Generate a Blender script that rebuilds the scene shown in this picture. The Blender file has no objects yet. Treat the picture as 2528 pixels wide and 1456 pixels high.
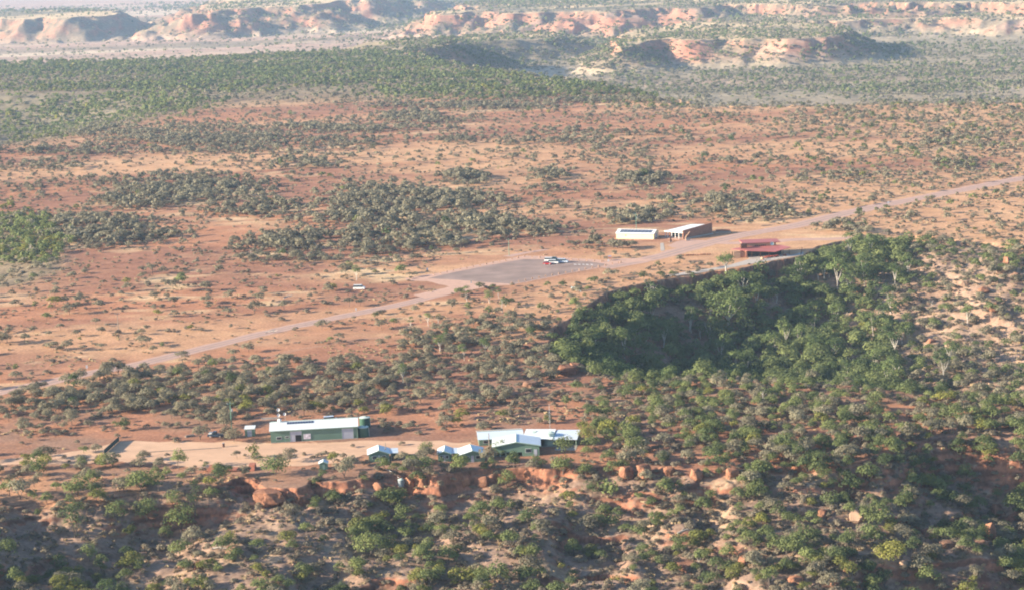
import bpy, math, random
import numpy as np
from mathutils import Vector, Matrix

# ------------------------------------------------------------------ camera, sky, sun, exposure
C = bpy.context.scene
COL = C.collection
CAM_Z = 153.0
FPX = 4900.0                       # focal length in picture units (picture 2528 wide)
PITCH = math.radians(10.16)
ROLL = math.radians(2.2)
SUN_EL = math.radians(17.5)
SUN_BACK = math.radians(9.0)       # sun stands to the left, a little behind the camera
F_ = np.array([0, math.cos(PITCH), -math.sin(PITCH)])
R0 = np.array([1.0, 0, 0]); U0 = np.cross(R0, F_)
R_ = math.cos(ROLL) * R0 - math.sin(ROLL) * U0
U_ = math.sin(ROLL) * R0 + math.cos(ROLL) * U0
cd = bpy.data.cameras.new('camera'); cam = bpy.data.objects.new('camera', cd); COL.objects.link(cam)
cd.sensor_width = 36.0; cd.lens = 36.0 * FPX / 2528.0
cd.clip_start = 1.0; cd.clip_end = 120000.0
cam.matrix_world = Matrix(((R_[0], U_[0], -F_[0], 0), (R_[1], U_[1], -F_[1], 0), (R_[2], U_[2], -F_[2], CAM_Z), (0, 0, 0, 1)))
C.camera = cam
w = bpy.data.worlds.new("World"); C.world = w; w.use_nodes = True
nt = w.node_tree; nt.nodes.clear()
sky = nt.nodes.new('ShaderNodeTexSky'); sky.sky_type = 'NISHITA'; sky.sun_disc = False
bg = nt.nodes.new('ShaderNodeBackground'); out = nt.nodes.new('ShaderNodeOutputWorld')
nt.links.new(sky.outputs[0], bg.inputs[0]); nt.links.new(bg.outputs[0], out.inputs[0])
bg.inputs[1].default_value = 0.085
sky.sun_elevation = SUN_EL
to_sun = Vector((-math.cos(SUN_EL) * math.cos(SUN_BACK), -math.cos(SUN_EL) * math.sin(SUN_BACK), math.sin(SUN_EL)))
sky.sun_rotation = math.atan2(to_sun.x, to_sun.y)
sky.air_density = 1.0; sky.dust_density = 0.8; sky.ozone_density = 3.0
sl = bpy.data.lights.new('sun', 'SUN'); sun = bpy.data.objects.new('sun', sl); COL.objects.link(sun)
sl.energy = 5.0; sl.angle = math.radians(0.6); sl.color = (1.0, 0.85, 0.66)
sun.rotation_euler = to_sun.to_track_quat('Z', 'Y').to_euler()
C.view_settings.view_transform = 'Standard'; C.view_settings.look = 'None'
C.view_settings.gamma = 1.0; C.view_settings.exposure = 1.55
C.render.engine = 'CYCLES'
C.cycles.max_bounces = 5; C.cycles.diffuse_bounces = 3; C.cycles.transparent_max_bounces = 4
C.cycles.volume_bounces = 0
C.cycles.pixel_filter_type = 'BLACKMAN_HARRIS'; C.cycles.filter_width = 2.0

rng = np.random.default_rng(7)
random.seed(7)

# ------------------------------------------------------------------ picture <-> ground
def ray(px, py):
    return F_ + (px - 1264.0) / FPX * R_ - (py - 728.0) / FPX * U_
def P(px, py, z=0.0):
    d = ray(px, py); t = (z - CAM_Z) / d[2]
    return np.array([d[0] * t, d[1] * t])
def PS(pts, z=0.0):
    return np.array([P(a, b, z) for a, b in pts])
def project(x, y, z):
    v = np.stack([x, y, z - CAM_Z], -1)
    f = v @ F_
    return 1264 + FPX * (v @ R_) / f, 728 - FPX * (v @ U_) / f, f

# ------------------------------------------------------------------ noise
_T = np.random.default_rng(11).random((256, 256))
def vnoise(x, y):
    xi = np.floor(x).astype(np.int64); yi = np.floor(y).astype(np.int64)
    fx = x - xi; fy = y - yi
    fx = fx * fx * fx * (fx * (fx * 6 - 15) + 10); fy = fy * fy * fy * (fy * (fy * 6 - 15) + 10)
    a = _T[xi & 255, yi & 255]; b = _T[(xi + 1) & 255, yi & 255]
    c = _T[xi & 255, (yi + 1) & 255]; d = _T[(xi + 1) & 255, (yi + 1) & 255]
    return (a + (b - a) * fx) * (1 - fy) + (c + (d - c) * fx) * fy
def fbm(x, y, s, o=4, ox=0.0):
    v = 0; a = 0.5; t = 0
    for k in range(o):
        v = v + a * vnoise(x / s + 17.3 * k + ox, y / s - 9.1 * k + ox * 1.7); t += a; a *= 0.5; s *= 0.5
    return v / t * 2 - 1          # -1..1
def ss(a, b, x):
    t = np.clip((x - a) / (b - a), 0, 1); return t * t * (3 - 2 * t)
def sdist(x, y, poly):            # >0 inside
    d = np.full(x.shape, 1e18); ins = np.zeros(x.shape, bool)
    n = len(poly)
    for i in range(n):
        ax, ay = poly[i]; bx, by = poly[(i + 1) % n]
        ex, ey = bx - ax, by - ay
        t = np.clip(((x - ax) * ex + (y - ay) * ey) / (ex * ex + ey * ey + 1e-9), 0, 1)
        d = np.minimum(d, (x - ax - t * ex) ** 2 + (y - ay - t * ey) ** 2)
        if ay != by:
            c = ((ay > y) != (by > y)) & (x < (y - ay) * ex / ey + ax)
            ins ^= c
    d = np.sqrt(d)
    return np.where(ins, d, -d)
def ldist(x, y, line):            # distance to an open polyline
    d = np.full(x.shape, 1e18)
    for i in range(len(line) - 1):
        ax, ay = line[i]; bx, by = line[i + 1]
        ex, ey = bx - ax, by - ay
        t = np.clip(((x - ax) * ex + (y - ay) * ey) / (ex * ex + ey * ey + 1e-9), 0, 1)
        d = np.minimum(d, (x - ax - t * ex) ** 2 + (y - ay - t * ey) ** 2)
    return np.sqrt(d)

# ------------------------------------------------------------------ the lie of the land
NEAR_RIM = [(-1300, 2300), (-500, 1800), (-260, 1560), (-150, 1400), (-80, 1310), (0, 1250), (85, 1240), (239, 1230), (342, 1219), (495, 1202), (590, 1180), (632, 1176), (650, 1205), (735, 1203),  # out-of-view left spur, brought forward to throw shade on the slope
            (760, 1182), (855, 1186), (936, 1172), (1004, 1172), (1080, 1178), (1141, 1166), (1244, 1156), (1346, 1160), (1466, 1152),
            (1517, 1150), (1586, 1156), (1671, 1153), (1750, 1158), (1872, 1146), (1992, 1146), (2077, 1139), (2163, 1134), (2235, 1098), (2300, 1082),
            (2400, 1072), (2528, 1070), (3200, 1060)]
FAR_RIM = [(3300, 215), (2900, 238), (2528, 250), (2300, 256), (2100, 259), (1900, 262), (1720, 263), (1600, 236), (1450, 208), (1300, 187), (1250, 178),
           (1150, 168), (1060, 150), (1000, 130), (900, 122), (800, 124), (600, 138), (450, 146), (200, 152), (0, 156), (-300, 165), (-900, 190)]
PLATEAU = np.vstack([PS(NEAR_RIM), PS(FAR_RIM)])
GORGE = PS([(1366, 808), (1400, 792), (1475, 742), (1495, 722), (1560, 704), (1640, 690), (1700, 684), (1762, 672), (1830, 664), (1905, 648), (1985, 632),
            (2012, 612), (2060, 600), (2130, 590), (2250, 582), (2400, 596), (2528, 604), (2900, 600), (3300, 700), (3300, 1000), (2700, 1010),
            (2528, 1000), (2400, 985), (2300, 975), (2200, 962), (2100, 950), (2000, 945), (1900, 940), (1800, 935), (1700, 932), (1600, 938),
            (1540, 935), (1470, 922), (1400, 902), (1345, 868), (1350, 830)])
HOLLOW_A = PS([(-400, 500), (20, 552), (110, 590), (165, 640), (150, 668), (60, 700), (-300, 760)])
HOLLOW_B = PS([(-400, 225), (100, 232), (300, 228), (440, 243), (490, 262), (400, 290), (250, 322), (100, 350), (-400, 390)])
GULLY = P(2440, 1190, -8)
def mesa(pts, z): return PS(pts, z)
M1 = mesa([(-900, 62), (-300, 52), (0, 47), (60, 50), (100, 44), (160, 47), (205, 41), (262, 38), (285, 33), (280, 27), (150, 26), (0, 29), (-300, 38), (-900, 50)], 4)
M3 = mesa([(520, 34), (600, 20), (680, 14), (720, 22), (790, 12), (850, 2), (905, 4), (960, -12), (1000, -16), (900, -30), (700, -25), (560, 0)], 4)
M4 = mesa([(1100, 38), (1130, 28), (1240, 26), (1300, 34), (1420, 30), (1500, 32), (1560, 26), (1640, 20), (1760, 20), (1800, 12), (1950, 16), (2100, 10), (2250, 14),
           (2400, 8), (2600, 6), (3200, 0), (3200, -45), (1700, -20), (1400, 2), (1200, 8)], -5)
M4B = mesa([(1560, 52), (1640, 47), (1700, 50), (1760, 46), (1850, 52), (1960, 50), (2060, 54), (2200, 48), (2340, 40), (2500, 46), (2700, 40), (3100, 30), (3100, 10), (2000, 25), (1560, 36)], -25)
M5 = mesa([(1535, 118), (1600, 104), (1660, 100), (1700, 103), (1800, 98), (1840, 101), (1880, 99), (1960, 101), (2030, 98), (2078, 92), (2098, 80), (2050, 63), (1900, 56), (1700, 58), (1590, 72), (1520, 96)], -13)
M5B = mesa([(1120, 112), (1240, 104), (1330, 99), (1372, 95), (1392, 87), (1300, 80), (1150, 92)], -15)
M6 = mesa([(870, 122), (950, 108), (1050, 101), (1120, 101), (1150, 106), (1100, 118), (1040, 126), (960, 128)], 0)
ROAD_W = PS([(-700, 1130), (-200, 1017), (0, 968), (100, 947), (215, 922), (330, 901), (440, 874), (560, 845), (700, 811), (850, 780), (985, 752), (1080, 728), (1180, 703), (1260, 690)])
ROAD_E = PS([(1488, 661), (1560, 648), (1625, 634), (1700, 613), (1770, 595), (1850, 577), (1950, 560), (2050, 536), (2170, 509), (2300, 484), (2440, 456), (2528, 440), (2700, 410), (3000, 372)])
YARD = PS([(150, 1120), (300, 1092), (560, 1090), (760, 1092), (900, 1086), (1060, 1088), (1170, 1090), (1200, 1110), (1080, 1112), (1000, 1125), (900, 1122), (860, 1140), (640, 1152), (450, 1150), (300, 1140), (0, 1150), (-60, 1142)])
PLAIN_TRACK = PS([(560, 905), (640, 888), (720, 866), (800, 852), (880, 838), (960, 832)])
def road_clear(x, y):
    d = np.minimum(np.minimum(ldist(x, y, ROAD_W), ldist(x, y, ROAD_E)) - 5, ldist(x, y, PLAIN_TRACK) - 1)
    for r in (CARPK, MUSEUM_PAD, YARD_BIG): d = np.minimum(d, np.maximum(-sdist(x, y, r), 0))
    return d
CARPK = PS([(1000, 700), (1080, 665), (1290, 628), (1500, 645), (1660, 625), (1700, 640), (1500, 675), (1260, 705), (1100, 715)])
MUSEUM_PAD = PS([(1500, 560), (1700, 545), (1850, 560), (2100, 575), (2080, 600), (1990, 624), (1800, 655), (1600, 640)])
YARD_BIG = PS([(0, 1150), (300, 1080), (650, 1030), (950, 1030), (1180, 1050), (1430, 1050), (1450, 1140), (1000, 1150), (600, 1165), (100, 1170)])

def height(x, y):
    x = np.asarray(x, float); y = np.asarray(y, float)
    shp = x.shape; x = x.ravel(); y = y.ravel()
    h = np.zeros(x.shape)
    jit = fbm(x, y, 16, 4) * 4.0 + fbm(x, y, 5, 2, 3.3) * 1.4 + (np.abs(fbm(x, y, 2.6, 2, 7.7)) - .3) * 1.3 * (y < 1200)
    # plateau
    sd = sdist(x, y, PLATEAU)
    near = y < 1200
    sdn = -(sd + np.where(near, jit, jit * 6))
    und = (fbm(x, y, 22, 3, 5.5) * 0.30 + fbm(x, y, 90, 2, 1.5) * 0.25)
    bl = np.ones(x.shape)
    q = (y < 1300)
    bl[q] = ss(4, 30, road_clear(x[q], y[q]))
    und = und * bl
    # near escarpment
    hc = 1.2 + 4.3 * ss(-.35, .45, fbm(x, y, 24, 2, 8.1))
    led = 0.5 * ss(0, .9, sdn) + 0.5 * ss(1.2, 2.4, sdn + 0.6 * fbm(x, y, 3, 2, 2.2))
    o = np.maximum(sdn - 2.0, 0)
    bumps = (fbm(x, y, 22, 3, 6.0) * 1.0 + fbm(x, y, 3.2, 3, 16.0) * 0.38) * ss(0, 8, o)
    hn = -hc * led - 3.2 * ss(0, 14, o) - 0.135 * o + bumps
    # low rock ledges across the slope
    lx = o + 8 * fbm(x, y, 40, 3, 4.4)
    gate = ss(0.05, 0.45, fbm(x, y, 30, 2, 9.4) + 0.35 * ss(60, 140, x))
    hn = hn - gate * 2.2 * (ss(24, 25.2, lx) + ss(52, 53.2, lx)) * 1.0
    hn = np.maximum(hn, -90)
    gg = np.exp(-(((x - GULLY[0]) / 34) ** 2 + ((y - GULLY[1]) / 26) ** 2))
    hn = hn - 6 * gg * ss(0, 12, o)
    of = np.maximum(sdn, 0)
    low = -50 + fbm(x, y, 420, 4, 2.0) * 5.0 + fbm(x, y, 90, 3, 7.0) * 1.2
    hf = -6 * ss(0, 8, of)
    tf = ss(0, 130, of)
    hf = hf * (1 - tf) + low * tf
    hsel = np.where(near, hn, hf)
    h = np.where(sdn > 0, hsel, und * ss(0, 6, -sdn))
    # gorge
    m = (y > 560) & (y < 1150) & (x > -60)
    if m.any():
        xm, ym = x[m], y[m]
        g = sdist(xm, ym, GORGE) + jit[m] * 0.55
        east = ss(120, 230, xm)
        wdt = 50 + 150 * east * ss(740, 860, ym)
        cl = (4.5 + 2.5 * ss(10, 60, xm)) * (1 - 0.75 * east)
        dep = 20 + 2 * fbm(xm, ym, 60, 2, 3.0)
        gp = np.maximum(g, 0)
        hg = -cl * ss(0, 2.2, g) - dep * ss(0, 1, np.maximum(g - 1.5, 0) / wdt)
        hg = hg + (fbm(xm, ym, 18, 3, 2.7) * 1.6 + fbm(xm, ym, 3.6, 3, 22.0) * .5 + (1 - np.abs(fbm(xm, ym, 34, 4, 12.2))) * 5.0 * east - 2.4 * east) * ss(3, 25, gp)
        h[m] = np.where(g > 0, np.minimum(h[m], 0) + hg, h[m])
    for poly, dpt, wd, c in ((HOLLOW_A, 8, 60, .6), (HOLLOW_B, 22, 170, 1)):
        lo = poly.min(0) - 30; hi = poly.max(0) + 30
        m = (x > lo[0]) & (x < hi[0]) & (y > lo[1]) & (y < hi[1])
        if m.any():
            g = sdist(x[m], y[m], poly) + jit[m] * 0.6
            h[m] = h[m] - np.where(g > 0, c * ss(0, 2.5, g) + dpt * ss(0, wd, g) - fbm(x[m], y[m], 25, 3) * 2 * ss(4, 20, g), 0)
    # table mountains beyond
    def table(poly, top, base, cliff, tal, jamp, seed):
        lo = poly.min(0) - 400; hi = poly.max(0) + 400
        m = (x > lo[0]) & (x < hi[0]) & (y > lo[1]) & (y < hi[1])
        if not m.any(): return
        xm, ym = x[m], y[m]
        g = -sdist(xm, ym, poly) + fbm(xm, ym, 130, 4, seed) * jamp + (np.abs(fbm(xm, ym, 60, 3, seed + 4)) - 0.3) * jamp * 0.9
        H = top - base
        rib = (1 - 2 * np.abs(fbm(xm, ym, 70, 4, seed + 9))) * 0.8
        t = g / tal
        cv = cliff * np.clip(.6 + 1.1 * fbm(xm, ym, 110, 3, seed + 14), 0, 1.3)
        tt = np.clip(np.maximum(t, 0) * (1 + .28 * rib), 0, 1)
        prof = np.where(g < 0, 1.0, (1 - cv / H * ss(0, 7, g)) * (1 - tt) ** 1.3)
        z = base + H * prof + fbm(xm, ym, 70, 5, seed + 2) * 4.0 * ss(-60, 10, g) + fbm(xm, ym, 160, 3, seed + 5) * 3
        cut = ss(3.2, 2.2, t)
        z = h[m] + (z - h[m]) * cut
        h[m] = np.maximum(h[m], z)
    table(M1, 4, -50, 6, 135, 34, 1.0)
    table(M3, 6, -50, 6, 210, 95, 2.0)
    table(M4, -4, -50, 8, 190, 110, 3.0)
    table(M4B, -26, -52, 6, 110, 80, 4.0)
    table(M5, -11, -50, 7, 92, 20, 5.0)
    table(M5B, -15, -50, 1, 120, 18, 6.0)
    table(M6, 2, -50, .5, 125, 12, 7.0)
    cx, cy = P(375, 93, -50)
    r = np.hypot(x - cx, y - cy)
    h = np.maximum(h, np.where(r < 90, -50 + 19 * np.exp(-(r / 34) ** 1.5), -1e9))
    return h.reshape(shp)

def height1(x, y): return float(height(np.array([x]), np.array([y]))[0])
def hitmany(pts):                 # picture positions -> ground points (x, y, z)
    res = []
    for px, py in pts:
        d = ray(px, py)
        ts = np.concatenate([np.arange(400, 1300, 2.0), np.arange(1300, 9000, 12.0)]) / d[1]
        hx = height(d[0] * ts, d[1] * ts); ry = CAM_Z + d[2] * ts
        k = np.argmax(ry < hx)
        if not (ry < hx).any(): k = len(ts) - 1
        t = ts[k]
        if k > 0:
            a = ry[k - 1] - hx[k - 1]; b = ry[k] - hx[k]
            t = ts[k - 1] + (ts[k] - ts[k - 1]) * a / (a - b + 1e-9)
        res.append((d[0] * t, d[1] * t, CAM_Z + d[2] * t))
    return np.array(res)

# ------------------------------------------------------------------ properties
def tag(o, label=None, cat=None, group=None, kind=None):
    if label: o['label'] = label
    if cat: o['category'] = cat
    if group: o['group'] = group
    if kind: o['kind'] = kind
    return o
def empty(name, loc, rz=0.0, label=None, cat=None, group=None):
    o = bpy.data.objects.new(name, None); COL.objects.link(o)
    o.location = loc; o.rotation_euler = (0, 0, rz); o.empty_display_size = 0.5
    return tag(o, label, cat, group)

# ------------------------------------------------------------------ materials
def new_mat(name):
    m = bpy.data.materials.new(name); m.use_nodes = True
    n = m.node_tree.nodes; b = n['Principled BSDF']
    return m, m.node_tree, b
def plain(name, col, rough=0.6, var=0.12, scale=1.5, metal=0.0, wave=None, bump=0.0, spec=0.4):
    m, t, b = new_mat(name)
    b.inputs['Roughness'].default_value = rough; b.inputs['Metallic'].default_value = metal
    b.inputs['Specular IOR Level'].default_value = spec
    tc = t.nodes.new('ShaderNodeTexCoord'); nz = t.nodes.new('ShaderNodeTexNoise'); nz.inputs['Scale'].default_value = scale
    nz.inputs['Detail'].default_value = 5
    t.links.new(tc.outputs['Object'], nz.inputs['Vector'])
    mr = t.nodes.new('ShaderNodeMapRange'); mr.inputs['From Min'].default_value = 0.3; mr.inputs['From Max'].default_value = 0.7
    mr.inputs['To Min'].default_value = 1 - var; mr.inputs['To Max'].default_value = 1 + var
    t.links.new(nz.outputs['Fac'], mr.inputs['Value'])
    mul = t.nodes.new('ShaderNodeVectorMath'); mul.operation = 'SCALE'; mul.inputs[0].default_value = col
    last = mr.outputs[0]
    if wave:
        wv = t.nodes.new('ShaderNodeTexWave'); wv.bands_direction = wave[0]; wv.inputs['Scale'].default_value = wave[1]
        t.links.new(tc.outputs['Object'], wv.inputs['Vector'])
        m2 = t.nodes.new('ShaderNodeMapRange'); m2.inputs['To Min'].default_value = wave[2]; m2.inputs['To Max'].default_value = 1.0
        t.links.new(wv.outputs['Fac'], m2.inputs['Value'])
        mm = t.nodes.new('ShaderNodeMath'); mm.operation = 'MULTIPLY'
        t.links.new(last, mm.inputs[0]); t.links.new(m2.outputs[0], mm.inputs[1]); last = mm.outputs[0]
    t.links.new(last, mul.inputs['Scale']); t.links.new(mul.outputs[0], b.inputs['Base Color'])
    if bump:
        bp = t.nodes.new('ShaderNodeBump'); bp.inputs['Strength'].default_value = bump; bp.inputs['Distance'].default_value = 0.1
        t.links.new(nz.outputs['Fac'], bp.inputs['Height']); t.links.new(bp.outputs[0], b.inputs['Normal'])
    return m
M = {}
M['wall_green'] = plain('green_steel_cladding', (0.15, 0.25, 0.19), 0.5, 0.06, 0.4, wave=('X', 1.6, 0.86))
M['roof_white'] = plain('pale_steel_roof', (0.72, 0.76, 0.76), 0.35, 0.05, 0.4, wave=('X', 1.6, 0.92))
M['roof_blue'] = plain('blue_and_shaded_steel_roof', (0.60, 0.68, 0.76), 0.38, 0.05, 0.4, wave=('X', 1.6, 0.92))  # also the right slopes of white gables, their shade put into the colour
M['roof_tan'] = plain('tan_sunlit_steel_roof', (0.52, 0.44, 0.38), 0.45, 0.08, 0.6, wave=('X', 1.6, 0.92))  # far slope of the long shed, its different sunlight put into the colour
M['trim'] = plain('pale_green_trim', (0.30, 0.42, 0.34), 0.5, 0.05)
M['door_grey'] = plain('lilac_grey_roller_door', (0.46, 0.48, 0.55), 0.5, 0.06, 1.0, wave=('Z', 3.0, 0.88))
M['dark'] = plain('interior_shade_black', (0.012, 0.013, 0.015), 0.9, 0.2)  # near-black that puts the shade of open interiors into the colour
M['glass'] = plain('dark_window_glass', (0.03, 0.04, 0.05), 0.12, 0.1)
M['solar'] = plain('solar_panel_blue', (0.045, 0.075, 0.15), 0.2, 0.1, 2.0, wave=('X', 3.1, 0.6))
M['poster'] = plain('printed_banner', (0.72, 0.66, 0.72), 0.6, 0.5, 1.1)
M['tank_green'] = plain('dark_green_tank', (0.045, 0.12, 0.085), 0.45, 0.08, wave=('Z', 2.2, 0.85))
M['tank_pale'] = plain('pale_green_tank', (0.50, 0.60, 0.54), 0.5, 0.06, wave=('Z', 2.2, 0.9))
M['tank_grey'] = plain('galvanised_tank', (0.26, 0.30, 0.32), 0.4, 0.1, wave=('Z', 2.2, 0.85))
M['cream'] = plain('cream_steel_cladding', (0.78, 0.68, 0.45), 0.55, 0.04, 0.4, wave=('X', 1.5, 0.93))
M['brick'] = plain('red_brown_rammed_earth', (0.34, 0.17, 0.115), 0.9, 0.16, 1.2, wave=('Z', 1.3, 0.88), bump=0.3)
M['brick_pale'] = plain('ochre_concrete_wall', (0.50, 0.32, 0.21), 0.9, 0.12, 1.5, bump=0.2)
M['roof_red'] = plain('red_painted_roof', (0.40, 0.125, 0.11), 0.5, 0.07, 0.5, wave=('X', 1.6, 0.92))
M['rust'] = plain('rusty_dark_steel', (0.10, 0.045, 0.03), 0.8, 0.2)
M['concrete'] = plain('pale_concrete', (0.42, 0.37, 0.32), 0.85, 0.12, 1.2)
M['sandstone'] = plain('sandstone_block', (0.40, 0.25, 0.17), 0.9, 0.18, 2.5, bump=0.4)
M['white'] = plain('white_paint', (0.80, 0.80, 0.78), 0.4, 0.03)
M['pole'] = plain('weathered_timber_pole', (0.26, 0.22, 0.18), 0.9, 0.15)
M['pole_green'] = plain('green_steel_pole', (0.14, 0.28, 0.20), 0.6, 0.1)
M['metal'] = plain('galvanised_steel', (0.45, 0.47, 0.48), 0.4, 0.08, metal=0.4)
M['rubber'] = plain('black_rubber', (0.02, 0.02, 0.02), 0.8, 0.1)
M['hub'] = plain('bright_wheel_rim', (0.62, 0.62, 0.62), 0.3, 0.05, metal=0.3)
M['red_paint'] = plain('red_car_paint', (0.45, 0.02, 0.03), 0.25, 0.03, spec=0.6)
M['white_paint'] = plain('white_car_paint', (0.80, 0.81, 0.80), 0.25, 0.02, spec=0.6)
M['blue_paint'] = plain('pale_blue_car_paint', (0.55, 0.63, 0.74), 0.25, 0.03, spec=0.6)
M['green_paint'] = plain('dark_green_car_paint', (0.05, 0.13, 0.10), 0.25, 0.03, spec=0.6)
M['dark_paint'] = plain('dark_blue_car_paint', (0.03, 0.06, 0.10), 0.25, 0.03, spec=0.6)
M['sign_brown'] = plain('brown_sign_board', (0.16, 0.12, 0.08), 0.7, 0.15)
M['sign_red'] = plain('russet_sign_board', (0.30, 0.14, 0.10), 0.7, 0.15)
M['sign_blue'] = plain('blue_sign_face', (0.20, 0.36, 0.60), 0.5, 0.1)
M['mesh_green'] = plain('dark_green_shade_cloth', (0.03, 0.06, 0.05), 0.9, 0.1)
M['red_chair'] = plain('red_plastic', (0.60, 0.09, 0.05), 0.5, 0.08)
M['turq'] = plain('pale_turquoise_paint', (0.42, 0.62, 0.64), 0.6, 0.08)
M['earth'] = plain('red_earth_bank', (0.33, 0.12, 0.075), 0.95, 0.2, 1.0, bump=0.4)
def rock_mat(name, a, b_, sc=0.35):
    m, t, b = new_mat(name); b.inputs['Roughness'].default_value = 0.95; b.inputs['Specular IOR Level'].default_value = 0.1
    geo = t.nodes.new('ShaderNodeNewGeometry'); nz = t.nodes.new('ShaderNodeTexNoise'); nz.inputs['Scale'].default_value = sc; nz.inputs['Detail'].default_value = 7
    nz.inputs['Roughness'].default_value = 0.65
    mp = t.nodes.new('ShaderNodeMapping'); mp.inputs['Scale'].default_value = (1, 1, 0.6)
    t.links.new(geo.outputs['Position'], mp.inputs[0]); t.links.new(mp.outputs[0], nz.inputs['Vector'])
    cr = t.nodes.new('ShaderNodeValToRGB'); cr.color_ramp.elements[0].position = 0.33; cr.color_ramp.elements[1].position = 0.66
    cr.color_ramp.elements[0].color = (*a, 1); cr.color_ramp.elements[1].color = (*b_, 1)
    t.links.new(nz.outputs['Fac'], cr.inputs[0]); t.links.new(cr.outputs[0], b.inputs['Base Color'])
    bp = t.nodes.new('ShaderNodeBump'); bp.inputs['Distance'].default_value = 0.5; bp.inputs['Strength'].default_value = 0.7
    t.links.new(nz.outputs['Fac'], bp.inputs['Height']); t.links.new(bp.outputs[0], b.inputs['Normal'])
    return m
M['rock'] = rock_mat('orange_sandstone', (0.13, 0.06, 0.04), (0.40, 0.20, 0.12))
M['rock_pale'] = rock_mat('pale_lichened_rock', (0.22, 0.145, 0.10), (0.48, 0.32, 0.22))
M['rock_dark'] = rock_mat('dark_brown_rock', (0.12, 0.07, 0.05), (0.30, 0.17, 0.11))

def foliage_mat(name, a, b_, trans=0.38):
    """a..b_: darker and lighter leaf colour; per-tree tint 0..1 slides between them"""
    m, t, b = new_mat(name); N = t.nodes.new; L = t.links.new
    t.nodes.remove(b)
    at = N('ShaderNodeAttribute'); at.attribute_type = 'GEOMETRY'; at.attribute_name = 'tint'
    ao = N('ShaderNodeAttribute'); ao.attribute_type = 'OBJECT'; ao.attribute_name = 'otint'
    ad = N('ShaderNodeMath'); ad.operation = 'ADD'; L(at.outputs['Fac'], ad.inputs[0]); L(ao.outputs['Fac'], ad.inputs[1])
    geo = N('ShaderNodeNewGeometry'); nz = N('ShaderNodeTexNoise'); nz.inputs['Scale'].default_value = 0.9; nz.inputs['Detail'].default_value = 3
    L(geo.outputs['Position'], nz.inputs['Vector'])
    m2 = N('ShaderNodeMapRange'); m2.inputs['From Min'].default_value = .3; m2.inputs['From Max'].default_value = .7
    m2.inputs['To Min'].default_value = -0.22; m2.inputs['To Max'].default_value = 0.22; L(nz.outputs['Fac'], m2.inputs['Value'])
    a2 = N('ShaderNodeMath'); a2.operation = 'ADD'; a2.use_clamp = True; L(ad.outputs[0], a2.inputs[0]); L(m2.outputs[0], a2.inputs[1])
    mix = N('ShaderNodeMix'); mix.data_type = 'RGBA'; mix.inputs['A'].default_value = (*a, 1); mix.inputs['B'].default_value = (*b_, 1)
    L(a2.outputs[0], mix.inputs['Factor'])
    df = N('ShaderNodeBsdfDiffuse'); tr = N('ShaderNodeBsdfTranslucent'); ms = N('ShaderNodeMixShader'); ms.inputs[0].default_value = trans
    L(mix.outputs['Result'], df.inputs['Color']); L(mix.outputs['Result'], tr.inputs['Color'])
    L(df.outputs[0], ms.inputs[1]); L(tr.outputs[0], ms.inputs[2])
    L(ms.outputs[0], t.nodes['Material Output'].inputs['Surface'])
    return m
M['f_mulga'] = foliage_mat('grey_green_leaves', (0.185, 0.168, 0.120), (0.315, 0.290, 0.195))
M['f_green'] = foliage_mat('green_leaves', (0.100, 0.132, 0.062), (0.235, 0.268, 0.105))
M['f_wattle'] = foliage_mat('olive_yellow_leaves', (0.150, 0.165, 0.060), (0.290, 0.285, 0.080))
M['f_gum'] = foliage_mat('fresh_green_gum_leaves', (0.085, 0.125, 0.055), (0.200, 0.250, 0.095))
M['f_shrub'] = foliage_mat('dusty_scrub_leaves', (0.200, 0.170, 0.128), (0.320, 0.275, 0.195))
M['f_grass'] = foliage_mat('dry_yellow_grass', (0.28, 0.21, 0.14), (0.52, 0.41, 0.24), 0.3)
M['bark'] = plain('grey_brown_bark', (0.13, 0.105, 0.085), 0.95, 0.2)
M['bark_white'] = plain('pale_gum_bark', (0.55, 0.50, 0.43), 0.8, 0.15)
M['dead'] = plain('bleached_dead_wood', (0.42, 0.38, 0.33), 0.9, 0.15)

def ground_mat(name, sc=1.0):
    m, t, b = new_mat(name); N = t.nodes.new; L = t.links.new
    b.inputs['Roughness'].default_value = 1.0; b.inputs['Specular IOR Level'].default_value = 0.05
    at = N('ShaderNodeAttribute'); at.attribute_name = 'soil'
    geo = N('ShaderNodeNewGeometry')
    def nz(scale, det, lo, hi):
        n = N('ShaderNodeTexNoise'); n.inputs['Scale'].default_value = scale; n.inputs['Detail'].default_value = det; n.inputs['Roughness'].default_value = .6
        L(geo.outputs['Position'], n.inputs['Vector'])
        r = N('ShaderNodeMapRange'); r.inputs['From Min'].default_value = .3; r.inputs['From Max'].default_value = .7
        r.inputs['To Min'].default_value = lo; r.inputs['To Max'].default_value = hi; L(n.outputs['Fac'], r.inputs['Value'])
        return n, r
    n1, r1 = nz(0.9 * sc, 8, 0.66, 1.30); n2, r2 = nz(0.10 * sc, 7, 0.80, 1.18)
    mu = N('ShaderNodeMath'); mu.operation = 'MULTIPLY'; L(r1.outputs[0], mu.inputs[0]); L(r2.outputs[0], mu.inputs[1])
    v = N('ShaderNodeVectorMath'); v.operation = 'SCALE'; L(at.outputs['Color'], v.inputs[0]); L(mu.outputs[0], v.inputs['Scale'])
    L(v.outputs[0], b.inputs['Base Color'])
    bp = N('ShaderNodeBump'); bp.inputs['Strength'].default_value = 0.55; bp.inputs['Distance'].default_value = 0.25 / sc
    L(n1.outputs['Fac'], bp.inputs['Height']); L(bp.outputs[0], b.inputs['Normal'])
    return m
M['ground'] = ground_mat('red_soil_and_rock'); M['ground_far'] = ground_mat('far_soil_and_rock', 0.2)
M['road'] = plain('pink_gravel_road', (0.46, 0.29, 0.225), 0.95, 0.10, 0.35)
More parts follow.
